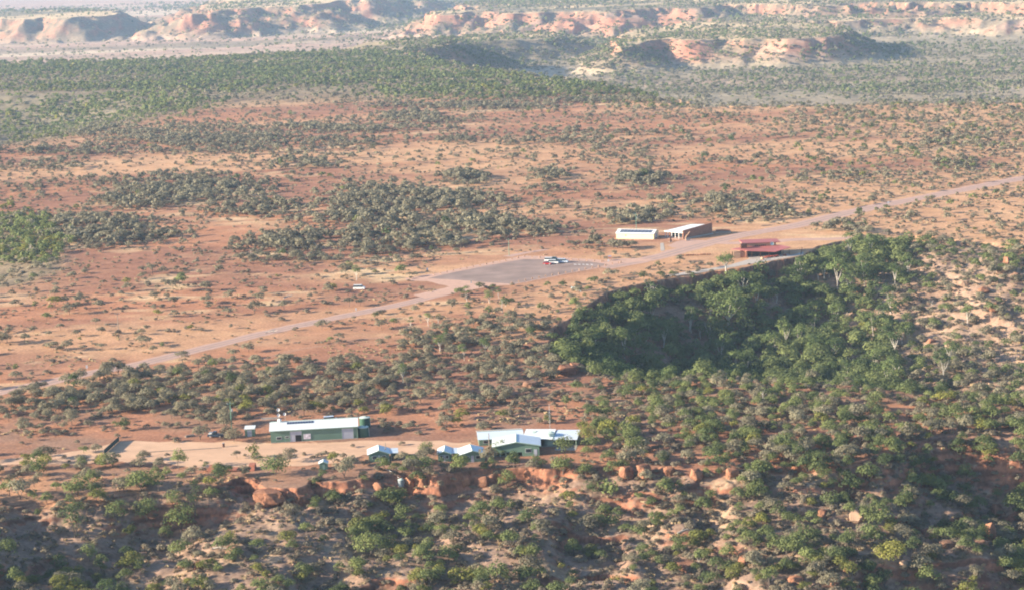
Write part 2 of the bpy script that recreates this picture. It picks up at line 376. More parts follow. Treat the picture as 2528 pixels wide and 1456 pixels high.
M['track'] = plain('grey_worn_wheel_tracks', (0.33, 0.235, 0.20), 0.95, 0.12, 0.5)
M['asphalt'] = plain('dusty_asphalt', (0.26, 0.185, 0.155), 0.9, 0.25, 0.10)
M['pad'] = plain('pink_gravel_margin', (0.50, 0.31, 0.23), 0.95, 0.10, 0.4)
M['yard'] = plain('pale_orange_gravel', (0.56, 0.355, 0.225), 0.95, 0.10, 0.2)
M['faint_track'] = plain('pale_dusty_wheel_tracks', (0.50, 0.285, 0.185), 0.95, 0.12, 0.5)
M['yard_track'] = plain('darker_compacted_gravel', (0.50, 0.31, 0.20), 0.95, 0.12, 0.5)
M['paint'] = plain('white_road_paint', (0.75, 0.72, 0.68), 0.7, 0.1)

# ------------------------------------------------------------------ mesh helpers
def mesh_from(name, V, F, mats, smooth=False, midx=None, attrs=None):
    """V (n,3) array, F (m,k) array with one face size k"""
    V = np.asarray(V, np.float32); F = np.asarray(F, np.int32)
    me = bpy.data.meshes.new(name)
    me.vertices.add(len(V)); me.vertices.foreach_set('co', V.ravel())
    k = F.shape[1]
    me.loops.add(F.size); me.loops.foreach_set('vertex_index', F.ravel())
    me.polygons.add(len(F)); me.polygons.foreach_set('loop_start', np.arange(0, F.size, k, dtype=np.int32))
    for m in mats: me.materials.append(m)
    if midx is not None: me.polygons.foreach_set('material_index', np.asarray(midx, np.int32))
    if smooth: me.polygons.foreach_set('use_smooth', np.ones(len(F), bool))
    me.update(calc_edges=True)
    for n_, (dom, typ, data) in (attrs or {}).items():
        a = me.attributes.new(n_, typ, dom)
        a.data.foreach_set('color' if 'COLOR' in typ else 'value', np.asarray(data, np.float32).ravel())
    return me
class MB:
    def __init__(s): s.v = []; s.f = []
    def add(s, vs, fs):
        o = len(s.v); s.v += [tuple(map(float, p)) for p in vs]; s.f += [tuple(i + o for i in f) for f in fs]; return s
    def box(s, x0, x1, y0, y1, z0, z1):
        return s.add([(x0, y0, z0), (x1, y0, z0), (x1, y1, z0), (x0, y1, z0), (x0, y0, z1), (x1, y0, z1), (x1, y1, z1), (x0, y1, z1)],
                     [(0, 3, 2, 1), (4, 5, 6, 7), (0, 1, 5, 4), (1, 2, 6, 5), (2, 3, 7, 6), (3, 0, 4, 7)])
    def prism(s, poly, ax, a0, a1):   # polygon in the two other axes, extruded along ax
        n = len(poly); vs = []
        for a in (a0, a1):
            for p, q in poly:
                vs.append({'x': (a, p, q), 'y': (p, a, q), 'z': (p, q, a)}[ax])
        fs = [tuple(range(n))[::-1], tuple(range(n, 2 * n))]
        fs += [(i, (i + 1) % n, (i + 1) % n + n, i + n) for i in range(n)]
        return s.add(vs, fs)
    def tube(s, pts, rs, n=6):
        pts = [Vector(p) for p in pts]; rings = []
        for i, p in enumerate(pts):
            d = (pts[min(i + 1, len(pts) - 1)] - pts[max(i - 1, 0)]).normalized()
            a = d.orthogonal().normalized(); b = d.cross(a)
            rings.append([p + (a * math.cos(2 * math.pi * k / n) + b * math.sin(2 * math.pi * k / n)) * rs[i] for k in range(n)])
        vs = [v for r in rings for v in r]; fs = []
        for i in range(len(pts) - 1):
            for k in range(n):
                fs.append((i * n + k, i * n + (k + 1) % n, (i + 1) * n + (k + 1) % n, (i + 1) * n + k))
        fs.append(tuple(range(n))[::-1]); fs.append(tuple(range((len(pts) - 1) * n, len(pts) * n)))
        return s.add(vs, fs)
    def lathe(s, prof, n=20, c=(0, 0)):
        vs = []; fs = []
        for r, z in prof:
            vs += [(c[0] + r * math.cos(2 * math.pi * k / n), c[1] + r * math.sin(2 * math.pi * k / n), z) for k in range(n)]
        for i in range(len(prof) - 1):
            for k in range(n): fs.append((i * n + k, i * n + (k + 1) % n, (i + 1) * n + (k + 1) % n, (i + 1) * n + k))
        fs.append(tuple(range(n))[::-1]); fs.append(tuple(range((len(prof) - 1) * n, len(prof) * n)))
        return s.add(vs, fs)
    def mesh(s, name, mat, bevel=0.0):
        me = bpy.data.meshes.new(name); me.from_pydata(s.v, [], s.f); me.materials.append(mat); me.update()
        return me
    def build(s, name, mat, parent=None, loc=None, rz=0.0, smooth=False):
        me = s.mesh(name, mat); o = bpy.data.objects.new(name, me); COL.objects.link(o)
        if smooth: me.polygons.foreach_set('use_smooth', [True] * len(me.polygons))
        if parent is not None: o.parent = parent
        if loc is not None: o.location = loc
        o.rotation_euler = (0, 0, rz)
        return o

def bl(px, py, lst):
    v = np.zeros(px.shape)
    for cx, cy, rx, ry, s in lst:
        r = np.hypot((px - cx) / rx, (py - cy) / ry)
        v = np.maximum(v, s * ss(1.32, 0.55, r))
    return v
MULGA_CLUMPS = [(470, 470, 200, 34, 1), (340, 505, 110, 16, 1), (640, 520, 130, 20, .8), (735, 408, 110, 15, 1), (1010, 500, 230, 30, 1), (900, 465, 120, 14, .7), (1150, 440, 60, 16, 1),
    (1000, 545, 260, 26, 1), (980, 600, 230, 30, 1), (750, 600, 170, 22, 1), (430, 705, 130, 40, 1), (1250, 570, 150, 20, 1), (1370, 435, 60, 12, .9), (1350, 470, 40, 10, .7),
    (1590, 450, 70, 16, .9), (180, 560, 190, 28, .9), (300, 590, 190, 20, .9), (1650, 540, 170, 20, .9), (1850, 525, 130, 18, .9), (1750, 500, 180, 12, .5), (1960, 576, 35, 12, 1), (2050, 574, 90, 13, 1),
    (900, 672, 110, 16, 1), (640, 755, 60, 24, 1), (700, 705, 70, 12, .9), (720, 640, 130, 12, .5), (135, 790, 60, 22, 1), (70, 850, 120, 22, 1), (60, 885, 100, 26, 1), (185, 885, 60, 16, 1), (30, 835, 50, 20, 1),
    (380, 890, 80, 22, 1), (60, 940, 110, 14, .9), (250, 935, 90, 16, .9), (1080, 745, 60, 22, .8), (970, 790, 50, 22, .8), (1220, 640, 180, 12, .5), (1560, 610, 120, 14, .6),
    (600, 350, 330, 16, .9), (850, 320, 260, 9, .8), (600, 372, 150, 10, .7), (200, 375, 220, 12, .7), (1000, 290, 85, 12, 1), (1080, 300, 120, 9, .7), (1300, 350, 220, 9, .6), (1180, 265, 200, 8, .8),
    (1500, 330, 260, 8, .4), (100, 410, 150, 9, .4), (330, 325, 220, 12, .8), (2050, 300, 400, 10, .25), (1800, 400, 180, 9, .35), (2060, 440, 120, 12, .3), (2350, 350, 80, 14, .6),
    (2350, 412, 62, 14, .8), (1480, 250, 200, 7, 1), (450, 745, 60, 14, .5), (950, 640, 90, 12, .4), (620, 680, 60, 12, .5), (20, 730, 60, 16, .5), (820, 560, 90, 10, .6), (240, 690, 60, 16, .5)]
GREEN_CLUMPS = [(60, 610, 110, 60, 2.2), (20, 590, 70, 70, 2.2), (120, 590, 60, 22, .7), (250, 265, 270, 42, 1), (60, 300, 200, 44, 1), (300, 190, 480, 44, .8), (820, 165, 420, 42, .9), (1050, 200, 420, 26, .9),
    (1300, 225, 400, 26, 1), (1600, 250, 200, 18, 1), (500, 222, 200, 10, .4), (2380, 240, 300, 14, .7), (2350, 412, 60, 12, .8), (2350, 350, 70, 12, .5), (2000, 415, 160, 14, .25)]

# ------------------------------------------------------------------ ground sheet
def soil_colour(x, y, z, nzv):
    """bare soil, grass and rock colours of the land, by place"""
    n = x.size
    red = np.array([0.425, 0.205, 0.118]); brown = np.array([0.325, 0.160, 0.102]); peach = np.array([0.535, 0.315, 0.180])
    straw = np.array([0.66, 0.49, 0.29]); slope = np.array([0.300, 0.205, 0.150]); litter = np.array([0.27, 0.175, 0.125])
    pale = np.array([0.40, 0.275, 0.195]); cream = np.array([0.64, 0.50, 0.35]); pinkp = np.array([0.50, 0.335, 0.25]); grn = np.array([0.235, 0.20, 0.135])
    orange = np.array([0.37, 0.165, 0.10]); rockd = np.array([0.16, 0.08, 0.055])
    def mx(a, b, t): return a + (b - a) * t[:, None]
    xs = x * 0.35
    a = ss(-0.25, 0.35, fbm(xs, y, 55, 4, 3.0)); c = np.tile(brown, (n, 1)); c = mx(c, np.tile(red, (n, 1)), a)
    # lighter toward the back right of the tableland and along the edge of the gorge
    px, py, _ = project(x, y, z)
    a = ss(-0.1, 0.5, fbm(xs, y, 80, 4, 13.0) + 0.55 * ss(1500, 2400, px) * ss(640, 300, py) + 0.35 * ss(330, 180, py))
    c = mx(c, np.tile(peach, (n, 1)), a)
    edge = sdist(x, y, PS([(1250, 700), (1500, 660), (1650, 600), (1800, 540), (2528, 440), (2700, 600), (2000, 640), (1500, 740), (1350, 800), (1250, 840)]))
    c = mx(c, np.tile(peach, (n, 1)), 0.75 * ss(-15, 25, edge))
    cm = bl(px, py, [(a_, b_ + d_ * .5, c_ * 1.15, d_ * 1.5, e_) for a_, b_, c_, d_, e_ in MULGA_CLUMPS])
    g = ss(0.05, 0.5, fbm(xs * 1.4, y * 1.3, 16, 4, 21.0)) * ss(1150, 800, py) * (0.15 + 0.6 * cm)
    c = mx(c, np.tile(straw, (n, 1)), g)
    # front of the tableland: litter among the scrub
    lit = ss(-0.3, 0.4, fbm(x, y, 18, 4, 31.0)) * ss(860, 960, py) * 0.7
    c = mx(c, np.tile(litter, (n, 1)), lit)
    # slope below the near escarpment
    out = ss(1, 6, -sdist(x, y, PLATEAU)); nearm = (y < 1200)
    sl = np.tile(slope, (n, 1)); sl = mx(sl, np.tile(litter, (n, 1)), ss(-0.1, 0.5, fbm(x, y, 11, 5, 41.0)) * 0.8)
    sl = mx(sl, np.tile(straw, (n, 1)), ss(0.2, 0.6, fbm(x, y, 7, 4, 43.0)) * 0.3)
    c = mx(c, sl, out * nearm)
    # gorge
    gi = np.zeros(n); m = (y > 560) & (y < 1150) & (x > -60)
    gi[m] = ss(0, 5, sdist(x[m], y[m], GORGE))
    gc = mx(np.tile(litter, (n, 1)), np.tile(pale, (n, 1)), ss(100, 190, x) * ss(-0.7, 0.1, fbm(x, y, 16, 4, 51.0)))
    c = mx(c, gc, gi)
    # lowland
    lowm = ss(-15, -42, z) * (y > 1500)
    lc = np.tile(cream, (n, 1)); lc = mx(lc, np.tile(pinkp, (n, 1)), ss(-0.2, 0.4, fbm(xs * .6, y, 300, 4, 61.0) + 0.5 * ss(5200, 8000, y)))
    lc = mx(lc, np.tile(grn, (n, 1)), ss(-0.05, 0.45, fbm(xs * .8, y, 230, 5, 71.0) + 0.12 + 0.5 * ss(900, 1400, px) - 0.35 * ss(6000, 7500, y)) * 0.75)
    c = mx(c, lc, lowm)
    # raised far country
    hi = ss(-46, -34, z) * (y > 2700)
    hc_ = mx(np.tile(pinkp * .8, (n, 1)), np.tile(np.array([0.43, 0.20, 0.13]), (n, 1)), ss(-0.3, 0.4, fbm(x, y, 120, 4, 81.0)))
    hc_ = mx(hc_, np.tile(grn, (n, 1)), ss(-0.55, 0.05, fbm(x, y, 90, 4, 85.0)) * 0.8)
    c = mx(c, hc_, hi)
    flat_top = ss(0.985, 0.998, nzv) * hi
    c = mx(c, mx(np.tile(straw, (n, 1)), np.tile(grn, (n, 1)), ss(-0.3, 0.4, fbm(x, y, 150, 3, 91.0))), flat_top)
    m5 = ss(-5, 30, sdist(x, y, M5)) * (y > 2000)
    c = mx(c, np.tile(straw, (n, 1)), m5 * ss(-.5, .1, fbm(x * .4, y, 60, 3, 93.0)) * .85)
    # bare rock where it is steep
    st = ss(0.88, 0.70, nzv)
    strata = ss(-0.4, 0.4, np.sin(z * 2.3 + 2 * fbm(x, y, 20, 2)) * 0.5 + fbm(x, y, 6, 3, 95.0))
    rc = mx(np.tile(rockd, (n, 1)), np.tile(orange, (n, 1)), strata); rc = mx(rc, np.tile(np.array([0.40, 0.19, 0.125]), (n, 1)), 1.0 * (y > 2700))
    ha = np.maximum(ss(-10, 8, sdist(x, y, HOLLOW_A)), ss(-40, 40, sdist(x, y, HOLLOW_B)))
    c = mx(c, np.tile(grn * .85, (n, 1)), ha * .85)
    c = mx(c, np.tile(grn, (n, 1)), ss(1900, 2100, y) * ss(2900, 2600, y) * ss(-49, -44, z) * .8)
    c = mx(c, rc, st * (y < 1300) + .25 * st * ((y >= 1300) & (y < 2700)) + ss(0.90, 0.74, nzv) * (y >= 2700))
    return c

def ground_sheet():
    ys = []; y = 330.0
    while y < 9000:
        ys.append(y); y += 0.38 if 500 < y < 600 else min(y * y / 749700.0 * 2.0, 14.0)
    while y < 60000:
        ys.append(y); y *= 1.06
    ys = np.array(ys); NT = 900
    t = np.linspace(-0.40, 0.40, NT)
    Y, T = np.meshgrid(ys, t, indexing='ij'); X = Y * T
    Z = height(X, Y)
    Z = np.where(Y > 8200, Z * 1.0, Z)
    # normals
    dzy = np.gradient(Z, axis=0) / np.gradient(Y, axis=0)
    dzx = np.gradient(Z, axis=1) / np.gradient(X, axis=1)
    nz = 1 / np.sqrt(1 + dzx ** 2 + (dzy - dzx * X / Y) ** 2)
    col = soil_colour(X.ravel(), Y.ravel(), Z.ravel(), nz.ravel()).reshape(X.shape + (3,))
    k = int(np.searchsorted(ys, 1900.0))
    for name, a, b, mat in (('ground', 0, k + 1, M['ground']), ('distant_hills', k, len(ys), M['ground_far'])):
        V = np.stack([X[a:b], Y[a:b], Z[a:b]], -1).reshape(-1, 3)
        nr = b - a
        i = np.arange(nr * NT).reshape(nr, NT)
        F = np.stack([i[:-1, :-1], i[:-1, 1:], i[1:, 1:], i[1:, :-1]], -1).reshape(-1, 4)
        cc = np.concatenate([col[a:b].reshape(-1, 3), np.ones((nr * NT, 1))], 1)
        me = mesh_from(name, V, F, [mat], True, attrs={'soil': ('POINT', 'FLOAT_COLOR', cc)})
        o = bpy.data.objects.new(name, me); COL.objects.link(o); tag(o, kind='structure')
ground_sheet()

# ------------------------------------------------------------------ roads, yards, car park (flat sheets on the tableland)
def sheet(name, pts, z, mat, jit=0.35, step=2.0):
    P0 = [np.array(p) for p in pts]; res = []
    n = len(P0)
    for i in range(n):
        a, b = P0[i], P0[(i + 1) % n]; L = np.linalg.norm(b - a); k = max(1, int(L / step)); 
        for j in range(k):
            p = a + (b - a) * j / k; d = (b - a) / (L + 1e-9)
            nn = np.array([-d[1], d[0]])
            res.append(p + nn * jit * float(fbm(np.array([p[0]]), np.array([p[1]]), 9, 3, 5.0)[0]) * 2)
    me = bpy.data.meshes.new(name)
    from mathutils.geometry import tessellate_polygon
    vs = [(p[0], p[1], z) for p in res]
    tris = tessellate_polygon([[Vector(v) for v in vs]])
    fs = []
    for t in tris:
        a, b, c = (Vector(vs[i]) for i in t)
        fs.append(t if (b - a).cross(c - a).z > 0 else (t[0], t[2], t[1]))
    me.from_pydata(vs, [], fs); me.materials.append(mat); me.update()
    o = bpy.data.objects.new(name, me); COL.objects.link(o); return tag(o, kind='structure')
def strip(line, w0, w1, off=0.0):
    L = []; R = []
    pts = [np.array(p) for p in line]
    # smooth
    sm = [pts[0]]
    for i in range(len(pts) - 1):
        for k in range(1, 9):
            t = k / 8; p0 = pts[max(i - 1, 0)]; p1 = pts[i]; p2 = pts[i + 1]; p3 = pts[min(i + 2, len(pts) - 1)]
            sm.append(0.5 * ((2 * p1) + (p2 - p0) * t + (2 * p0 - 5 * p1 + 4 * p2 - p3) * t * t + (3 * p1 - p0 - 3 * p2 + p3) * t ** 3))
    n = len(sm)
    for i, p in enumerate(sm):
        d = sm[min(i + 1, n - 1)] - sm[max(i - 1, 0)]; d = d / np.linalg.norm(d); nn = np.array([-d[1], d[0]])
        w_ = w0 + (w1 - w0) * i / (n - 1)
        L.append(p + nn * (off + w_ / 2)); R.append(p + nn * (off - w_ / 2))
    return R + L[::-1]
sheet('road', strip(ROAD_W, 9.5, 9.0), 0.050, M['road'], 0.5)
sheet('road', strip(ROAD_E, 11, 14), 0.051, M['road'], 0.6)
for off in (-1.6, 1.4):
    sheet('road', strip(ROAD_W, 1.5, 1.5, off), 0.060, M['track'], 0.25)
    sheet('road', strip(ROAD_E, 1.6, 1.6, off * 1.3), 0.061, M['track'], 0.25)
    sheet('wheel_track', strip(PS([(560, 905), (640, 888), (720, 866), (800, 852), (880, 838), (960, 832)]), .8, .6, off * .6), 0.057, M['faint_track'], 0.15)
    sheet('wheel_track', strip(PS([(120, 1143), (300, 1136), (480, 1112), (640, 1108), (800, 1100), (980, 1098), (1140, 1100)]), .8, .8, off * .6), 0.066, M['yard_track'], 0.15)
    sheet('wheel_track', strip(PS([(760, 1090), (860, 1112), (960, 1104), (1060, 1096)]), .7, .7, off * .6), 0.072, M['yard_track'], 0.15)
sheet('road', strip(PS([(1770, 600), (1860, 600), (1960, 592), (2060, 590), (2170, 583)]), 9, 8), 0.047, M['road'], 0.5)
sheet('road', strip(PS([(1440, 640), (1480, 627), (1540, 618)][::-1] + [(1300, 632), (1310, 626)]) , 6, 6), 0.046, M['road'], 0.5) if False else None
sheet('road', strip(PS([(1250, 634), (1290, 626), (1350, 616)]), 6, 4), 0.046, M['road'], 0.5)
def q7(cx, cy): return (987.5 + cx / 4.551, 604.8 + cy / 4.551)
sheet('car_park_margin', PS([q7(*p) for p in [(60, 372), (378, 322), (1045, 192), (1400, 120), (1662, 132), (2290, 172), (2560, 150), (2900, 170), (2500, 212), (2387, 232), (1863, 330), (1258, 450), (1050, 462), (700, 520), (300, 600), (150, 560), (560, 470), (300, 410), (60, 400)]]), 0.070, M['pad'], 0.4)
sheet('car_park', PS([q7(*p) for p in [(300, 378), (600, 310), (1000, 232), (1390, 160), (1650, 165), (2150, 190), (2360, 222), (2160, 262), (1863, 322), (1412, 412), (1250, 440), (1080, 428), (850, 412), (600, 392)]]), 0.080, M['asphalt'], 0.3)
sheet('gravel_yard', YARD, 0.055, M['yard'], 1.6)
sheet('museum_forecourt', PS([(1648, 607), (1670, 596), (1700, 591), (1740, 594), (1735, 606), (1700, 612), (1660, 612)]), 0.058, M['road'], 0.3)
sheet('footpath', PS([(1630, 601), (1638, 600), (1641, 619), (1631, 621)]), 0.062, M['concrete'], 0.05)
sheet('terrace', PS([(1800, 655), (1850, 640), (1900, 636), (1960, 628), (1984, 622), (1984, 630), (1900, 644), (1820, 658), (1700, 678), (1640, 684), (1640, 680), (1720, 668)]), 0.060, M['concrete'], 0.3)
# painted bars of the crossing
for a, b in ((1955, 1982), (2000, 2028), (2050, 2070), (2090, 2118), (2142, 2166)):
    p = [q7(a, 218), q7(b, 222), q7(b, 228), q7(a, 224)]
    o = sheet('painted_bar', PS(p), 0.090, M['paint'], 0.0)
for i in range(3):   # faint bay lines
    a, b = q7(700 + i * 260, 330 - i * 6), q7(1900 + i * 60, 175 + i * 22)
    o = sheet('painted_line', strip(PS([a, ((a[0] + b[0]) / 2, (a[1] + b[1]) / 2), b]), 0.16, 0.16), 0.089, M['pad'], 0.0)

# ------------------------------------------------------------------ vegetation
def crown_cards(r, R, H, z0, lobes, nf, flat=0.75, up=0.45, jit=0.30, card=1.0, zl=0.30):
    """leaf clumps on the shells of several lobes; returns verts (4n,3)"""
    cs = []
    for i in range(lobes):
        a = 2 * math.pi * (i + r.random() * .8) / lobes; q = (0.15 if i == 0 else 0.62) * R * (0.6 + 0.5 * r.random())
        zz = z0 + H * (0.68 if i == 0 else zl + (0.68 - zl) * r.random())
        cs.append((q * math.cos(a), q * math.sin(a), zz, (0.62 if i == 0 else 0.38 + 0.2 * r.random()) * R))
    cs = np.array(cs)
    wt = cs[:, 3] ** 2; wt = wt / wt.sum()
    k = r.choice(lobes, nf, p=wt)
    d = r.normal(size=(nf, 3)); d /= np.linalg.norm(d, axis=1)[:, None]
    d[:, 2] = np.where(d[:, 2] < -0.35, -d[:, 2] * .5, d[:, 2])
    rad = cs[k, 3] * (0.72 + 0.33 * r.random(nf))
    p = cs[k, :3] + d * rad[:, None] * np.array([1, 1, flat])
    p[:, 2] = np.clip(p[:, 2], z0 * 0.6, None)
    nrm = d + np.array([0, 0, up]) + r.normal(size=(nf, 3)) * jit
    nrm /= np.linalg.norm(nrm, axis=1)[:, None]
    a = np.cross(nrm, r.normal(size=(nf, 3))); a /= np.linalg.norm(a, axis=1)[:, None]
    b = np.cross(nrm, a)
    s = (R * math.sqrt(19.0 / nf) * 0.5 * card) * (0.6 + 0.8 * r.random(nf))[:, None]
    e = 0.55 + 0.4 * r.random(nf)[:, None]
    v = np.stack([p + a * s, p + b * s * e, p - a * s * (0.8 + .3 * r.random((nf, 1))), p - b * s * e], 1)
    return v.reshape(-1, 3)
def trunk_mb(r, H, z0, R, rad, n=5, limbs=4, lean=0.0):
    b = MB(); lx, ly = lean * H, r.normal() * 0.04 * H
    fk = (lx * .5, ly * .5, max(z0 * 0.75, .4))
    b.tube([(0, 0, -0.7), (0, 0, 0.1), fk], [rad * 1.3, rad, rad * 0.8], n)
    for i in range(limbs):
        a = 2 * math.pi * (i + r.random() * .6) / limbs; q = R * (0.3 + 0.35 * r.random())
        e = (fk[0] + q * math.cos(a), fk[1] + q * math.sin(a), z0 + (H - z0) * (0.35 + 0.35 * r.random()))
        m = ((fk[0] + e[0]) / 2 + r.normal() * .1 * R * .3, (fk[1] + e[1]) / 2, (fk[2] + e[2]) / 2 - 0.1)
        b.tube([fk, m, e], [rad * 0.65, rad * 0.42, rad * 0.12], 4)
    return b
def shear(v, lean): v = v.copy(); v[:, 0] += lean * v[:, 2]; return v
#        height R  z0frac lobes flat up  trunk bark        leaf        card
KIND = {
 'mulga_tree':  dict(H=(3.6, 4.6), R=(2.3, 3.2), z0=0.20, lobes=7, flat=0.62, tr=0.12, bark='bark', leaf='f_mulga', card=0.85),
 'bushy_tree':  dict(H=(3.6, 5.0), R=(1.9, 2.8), z0=0.10, lobes=7, flat=0.85, tr=0.12, bark='bark', leaf='f_green', card=0.85),
 'wattle_tree': dict(H=(3.2, 4.4), R=(2.0, 2.8), z0=0.10, lobes=8, flat=0.65, tr=0.10, bark='bark', leaf='f_wattle', card=0.85),
 'gum_tree':    dict(H=(7.0, 9.0), R=(2.3, 3.1), z0=0.30, lobes=8, flat=0.85, tr=0.17, bark='bark_white', leaf='f_gum', card=0.8),
 'scrub_bush':  dict(H=(1.1, 1.8), R=(0.8, 1.5), z0=0.05, lobes=5, flat=0.7, tr=0.04, bark='bark', leaf='f_shrub', card=0.9),
}
NV = 6
PROTO = {}
LODS = [(0, 560), (1, 290), (2, 90), (3, 26), (4, 12)]
for kn, K in KIND.items():
    for v in range(NV):
        r0 = np.random.default_rng(hash(kn) % 1 + sum(map(ord, kn)) + 100 * v)
        H = K['H'][0] + (K['H'][1] - K['H'][0]) * r0.random(); R = K['R'][0] + (K['R'][1] - K['R'][0]) * r0.random()
        z0 = K['z0'] * H; lean = r0.normal() * 0.05
        for lod, nf in LODS:
            rr = np.random.default_rng(v + 10 * lod + sum(map(ord, kn)))
            if kn == 'scrub_bush': nf = max(6, int(nf * 0.36))
            cv = shear(crown_cards(np.random.default_rng(v + 77), R, H - z0, z0, K['lobes'] if lod < 3 else min(K['lobes'], 5), nf, K['flat'], card=K['card']), lean)
            PROTO[kn, v, lod] = (cv, H, R)
        tb = trunk_mb(r0, H, z0, R, K['tr'], 6, 4 if kn != 'scrub_bush' else 3)
        PROTO[kn, v, 'trunk'] = tb
        cv = PROTO[kn, v, 0][0]
        PROTO[kn, v, 'crown_me'] = mesh_from('crown', cv, np.arange(len(cv)).reshape(-1, 4), [M[K['leaf']]])
        if kn == 'scrub_bush':     # one mesh: leaves and stems together
            tv = np.array(tb.v); nq = [f for f in tb.f if len(f) == 4]
            V = np.vstack([cv, tv]); F = np.vstack([np.arange(len(cv)).reshape(-1, 4), np.array(nq) + len(cv)])
            PROTO[kn, v, 'whole_me'] = mesh_from('bush', V, F, [M[K['leaf']], M[K['bark']]], midx=[0] * (len(cv) // 4) + [1] * len(nq))
        else:
            PROTO[kn, v, 'trunk_me'] = tb.mesh('trunk', M[K['bark']])

# where what grows: numbers per hectare, in the picture's own coordinates of ground points
def density(px, py, x, y, z):
    """per hectare: mulga, bushy, wattle, gum, scrub"""
    n1 = fbm(x, y, 26, 3, 6.6); n2 = fbm(x, y, 70, 3, 8.8); wob = 1 + 0.0 * px
    pj = px + n1 * 22; qj = py + fbm(x, y * .5, 30, 3, 4.1) * np.where(y < 1300, 9, 4)
    plat = sdist(x, y, PLATEAU); neary = y < 1200
    inn = plat > 0
    # open tableland with clumps
    cm = bl(pj, qj, MULGA_CLUMPS); cg = bl(pj, qj, GREEN_CLUMPS)
    sc_ = 0.4 + 0.6 * ss(-.3, .5, n1)
    right = ss(1500, 2300, px) * ss(600, 500, py)
    mul = 14 + 62 * ss(-.2, .5, n2 + .4 * n1) + 520 * cm * ss(-.75, .15, n1 + .5 * fbm(x, y, 9, 2, 1.9)) + 16 * right
    strg = .25 + .75 * ss(-.45, .1, fbm(x * .4, y, 70, 4, 2.9))
    cg = cg * np.where(y > 1200, strg, 1)
    bus = 2 + 26 * right * sc_ + 230 * cg
    wat = 0.6 + 110 * cg * ss(-.3, .4, n2)
    gum = 0.1 + 6 * cg
    scr = 90 + 200 * ss(-.1, .6, n2) + 200 * cm + 60 * cg + 70 * right
    # tableland front
    fr = inn & neary & (py > 660)
    d_dense = bl(pj, qj, [(600, 950, 420, 44, 1), (350, 985, 330, 55, 1), (120, 1010, 160, 34, .9), (900, 930, 250, 30, .7), (760, 1000, 250, 30, .8), (80, 1060, 120, 18, .3), (520, 1020, 120, 25, 1), (1080, 870, 150, 50, .5), (1220, 840, 160, 60, .7),
                          (1290, 900, 130, 60, .8), (1120, 980, 200, 30, .45), (740, 900, 160, 12, .4)])
    d_right = ss(1380, 1600, pj) * ss(925, 955, qj)
    d_low = ss(1120, 1165, qj) * ss(760, 500, pj)
    d_lip = bl(pj, qj, [(1180, 1163, 360, 24, 1.2), (1000, 1150, 120, 12, .4)])
    mm = 22 + 560 * d_dense + 150 * d_right + 75 * d_low + 130 * d_lip + 14 * ss(1100, 1000, px)
    bb = 5 + 30 * ss(1000, 1300, px) + 270 * d_right + 80 * d_low + 170 * d_lip
    ww = 2 + 170 * bl(pj, qj, [(620, 1000, 200, 22, 1), (860, 1010, 120, 24, .7), (1290, 1030, 60, 24, .35), (1450, 1080, 60, 26, .6), (1130, 1040, 60, 20, .3)]) + 22 * d_right + 16 * d_low
    uu = 0.6 + 7 * bl(pj, qj, [(1130, 850, 150, 80, 1), (1250, 740, 100, 40, .6)])
    rr = 110 + 320 * ss(850, 960, qj) * ss(700, 1100, px) * sc_ + 120 * ss(950, 1250, px) + 220 * d_right + 80 * d_low + 170 * d_lip
    clear = bl(px, py, [(520, 1106, 420, 20, 1), (900, 1104, 330, 18, 1), (1130, 1085, 130, 20, 1), (760, 1070, 120, 22, 1), (1270, 1095, 190, 34, 1), (560, 1136, 160, 14, .8), (740, 1085, 160, 20, 1),
                        (740, 868, 330, 16, .9), (620, 1060, 60, 24, 1), (1350, 1090, 130, 40, 1), (60, 1110, 200, 16, .7)])
    mul = np.where(fr, mm * (1 - clear), mul); bus = np.where(fr, bb * (1 - clear), bus); wat = np.where(fr, ww * (1 - clear), wat)
    gum = np.where(fr, uu * (1 - clear), gum); scr = np.where(fr, rr * (1 - .93 * clear), scr)
    # slope under the near cliff
    sl = (~inn) & neary
    thin = bl(pj, qj, [(700, 1300, 150, 55, .9), (230, 1330, 340, 95, .85), (800, 1270, 100, 26, .6), (60, 1360, 160, 60, .6), (1330, 1240, 120, 22, .4), (1870, 1255, 160, 18, .6)])
    th = (1 - thin)
    rt = 1 + 0.45 * ss(1300, 2100, px)
    pat = (0.65 + 0.7 * ss(-.4, .4, n1)) * (1 + 1.2 * ss(16, 8, -plat) * ss(.2, -.2, np.abs(px - 680) / 200 - .5 + .2))
    pat = np.where((px > 590) & (px < 760) & (-plat < 14), .25, pat)
    mul = np.where(sl, 75 * th * pat * rt, mul); bus = np.where(sl, 175 * th * pat * rt, bus); wat = np.where(sl, (45 + 60 * ss(1330, 1440, py)) * th * pat, wat)
    gul = bl(pj, qj, [(2380, 1150, 260, 62, 1)]); bus = np.where(sl, bus + 260 * gul, bus); gum = np.where(sl, 2.0 * th + 12 * gul, gum); scr = np.where(sl, (1050 - 250 * thin) * rt * (0.5 + .5 * pat), scr)
    # gorge
    gg = sdist(x, y, GORGE); gin = (gg > 1.5) & inn
    west = ss(2290, 2120, px); belt = bl(pj, qj, [(2280, 620, 300, 40, 1), (2100, 640, 120, 40, 1), (2450, 640, 120, 50, .7)])
    low = ss(880, 960, qj)
    mul = np.where(gin, 30 + 200 * low + 100 * (1 - west), mul); bus = np.where(gin, 90 + 250 * west + 150 * belt + 100 * low, bus)
    wat = np.where(gin, 3, wat); gum = np.where(gin, 1 + 50 * west * ss(3, 12, gg), gum); scr = np.where(gin, 260 + 240 * (1 - west), scr)
    # lowland and far hills
    lw = (y > 1500) & (~inn)
    mound = ss(-47, -38, z)
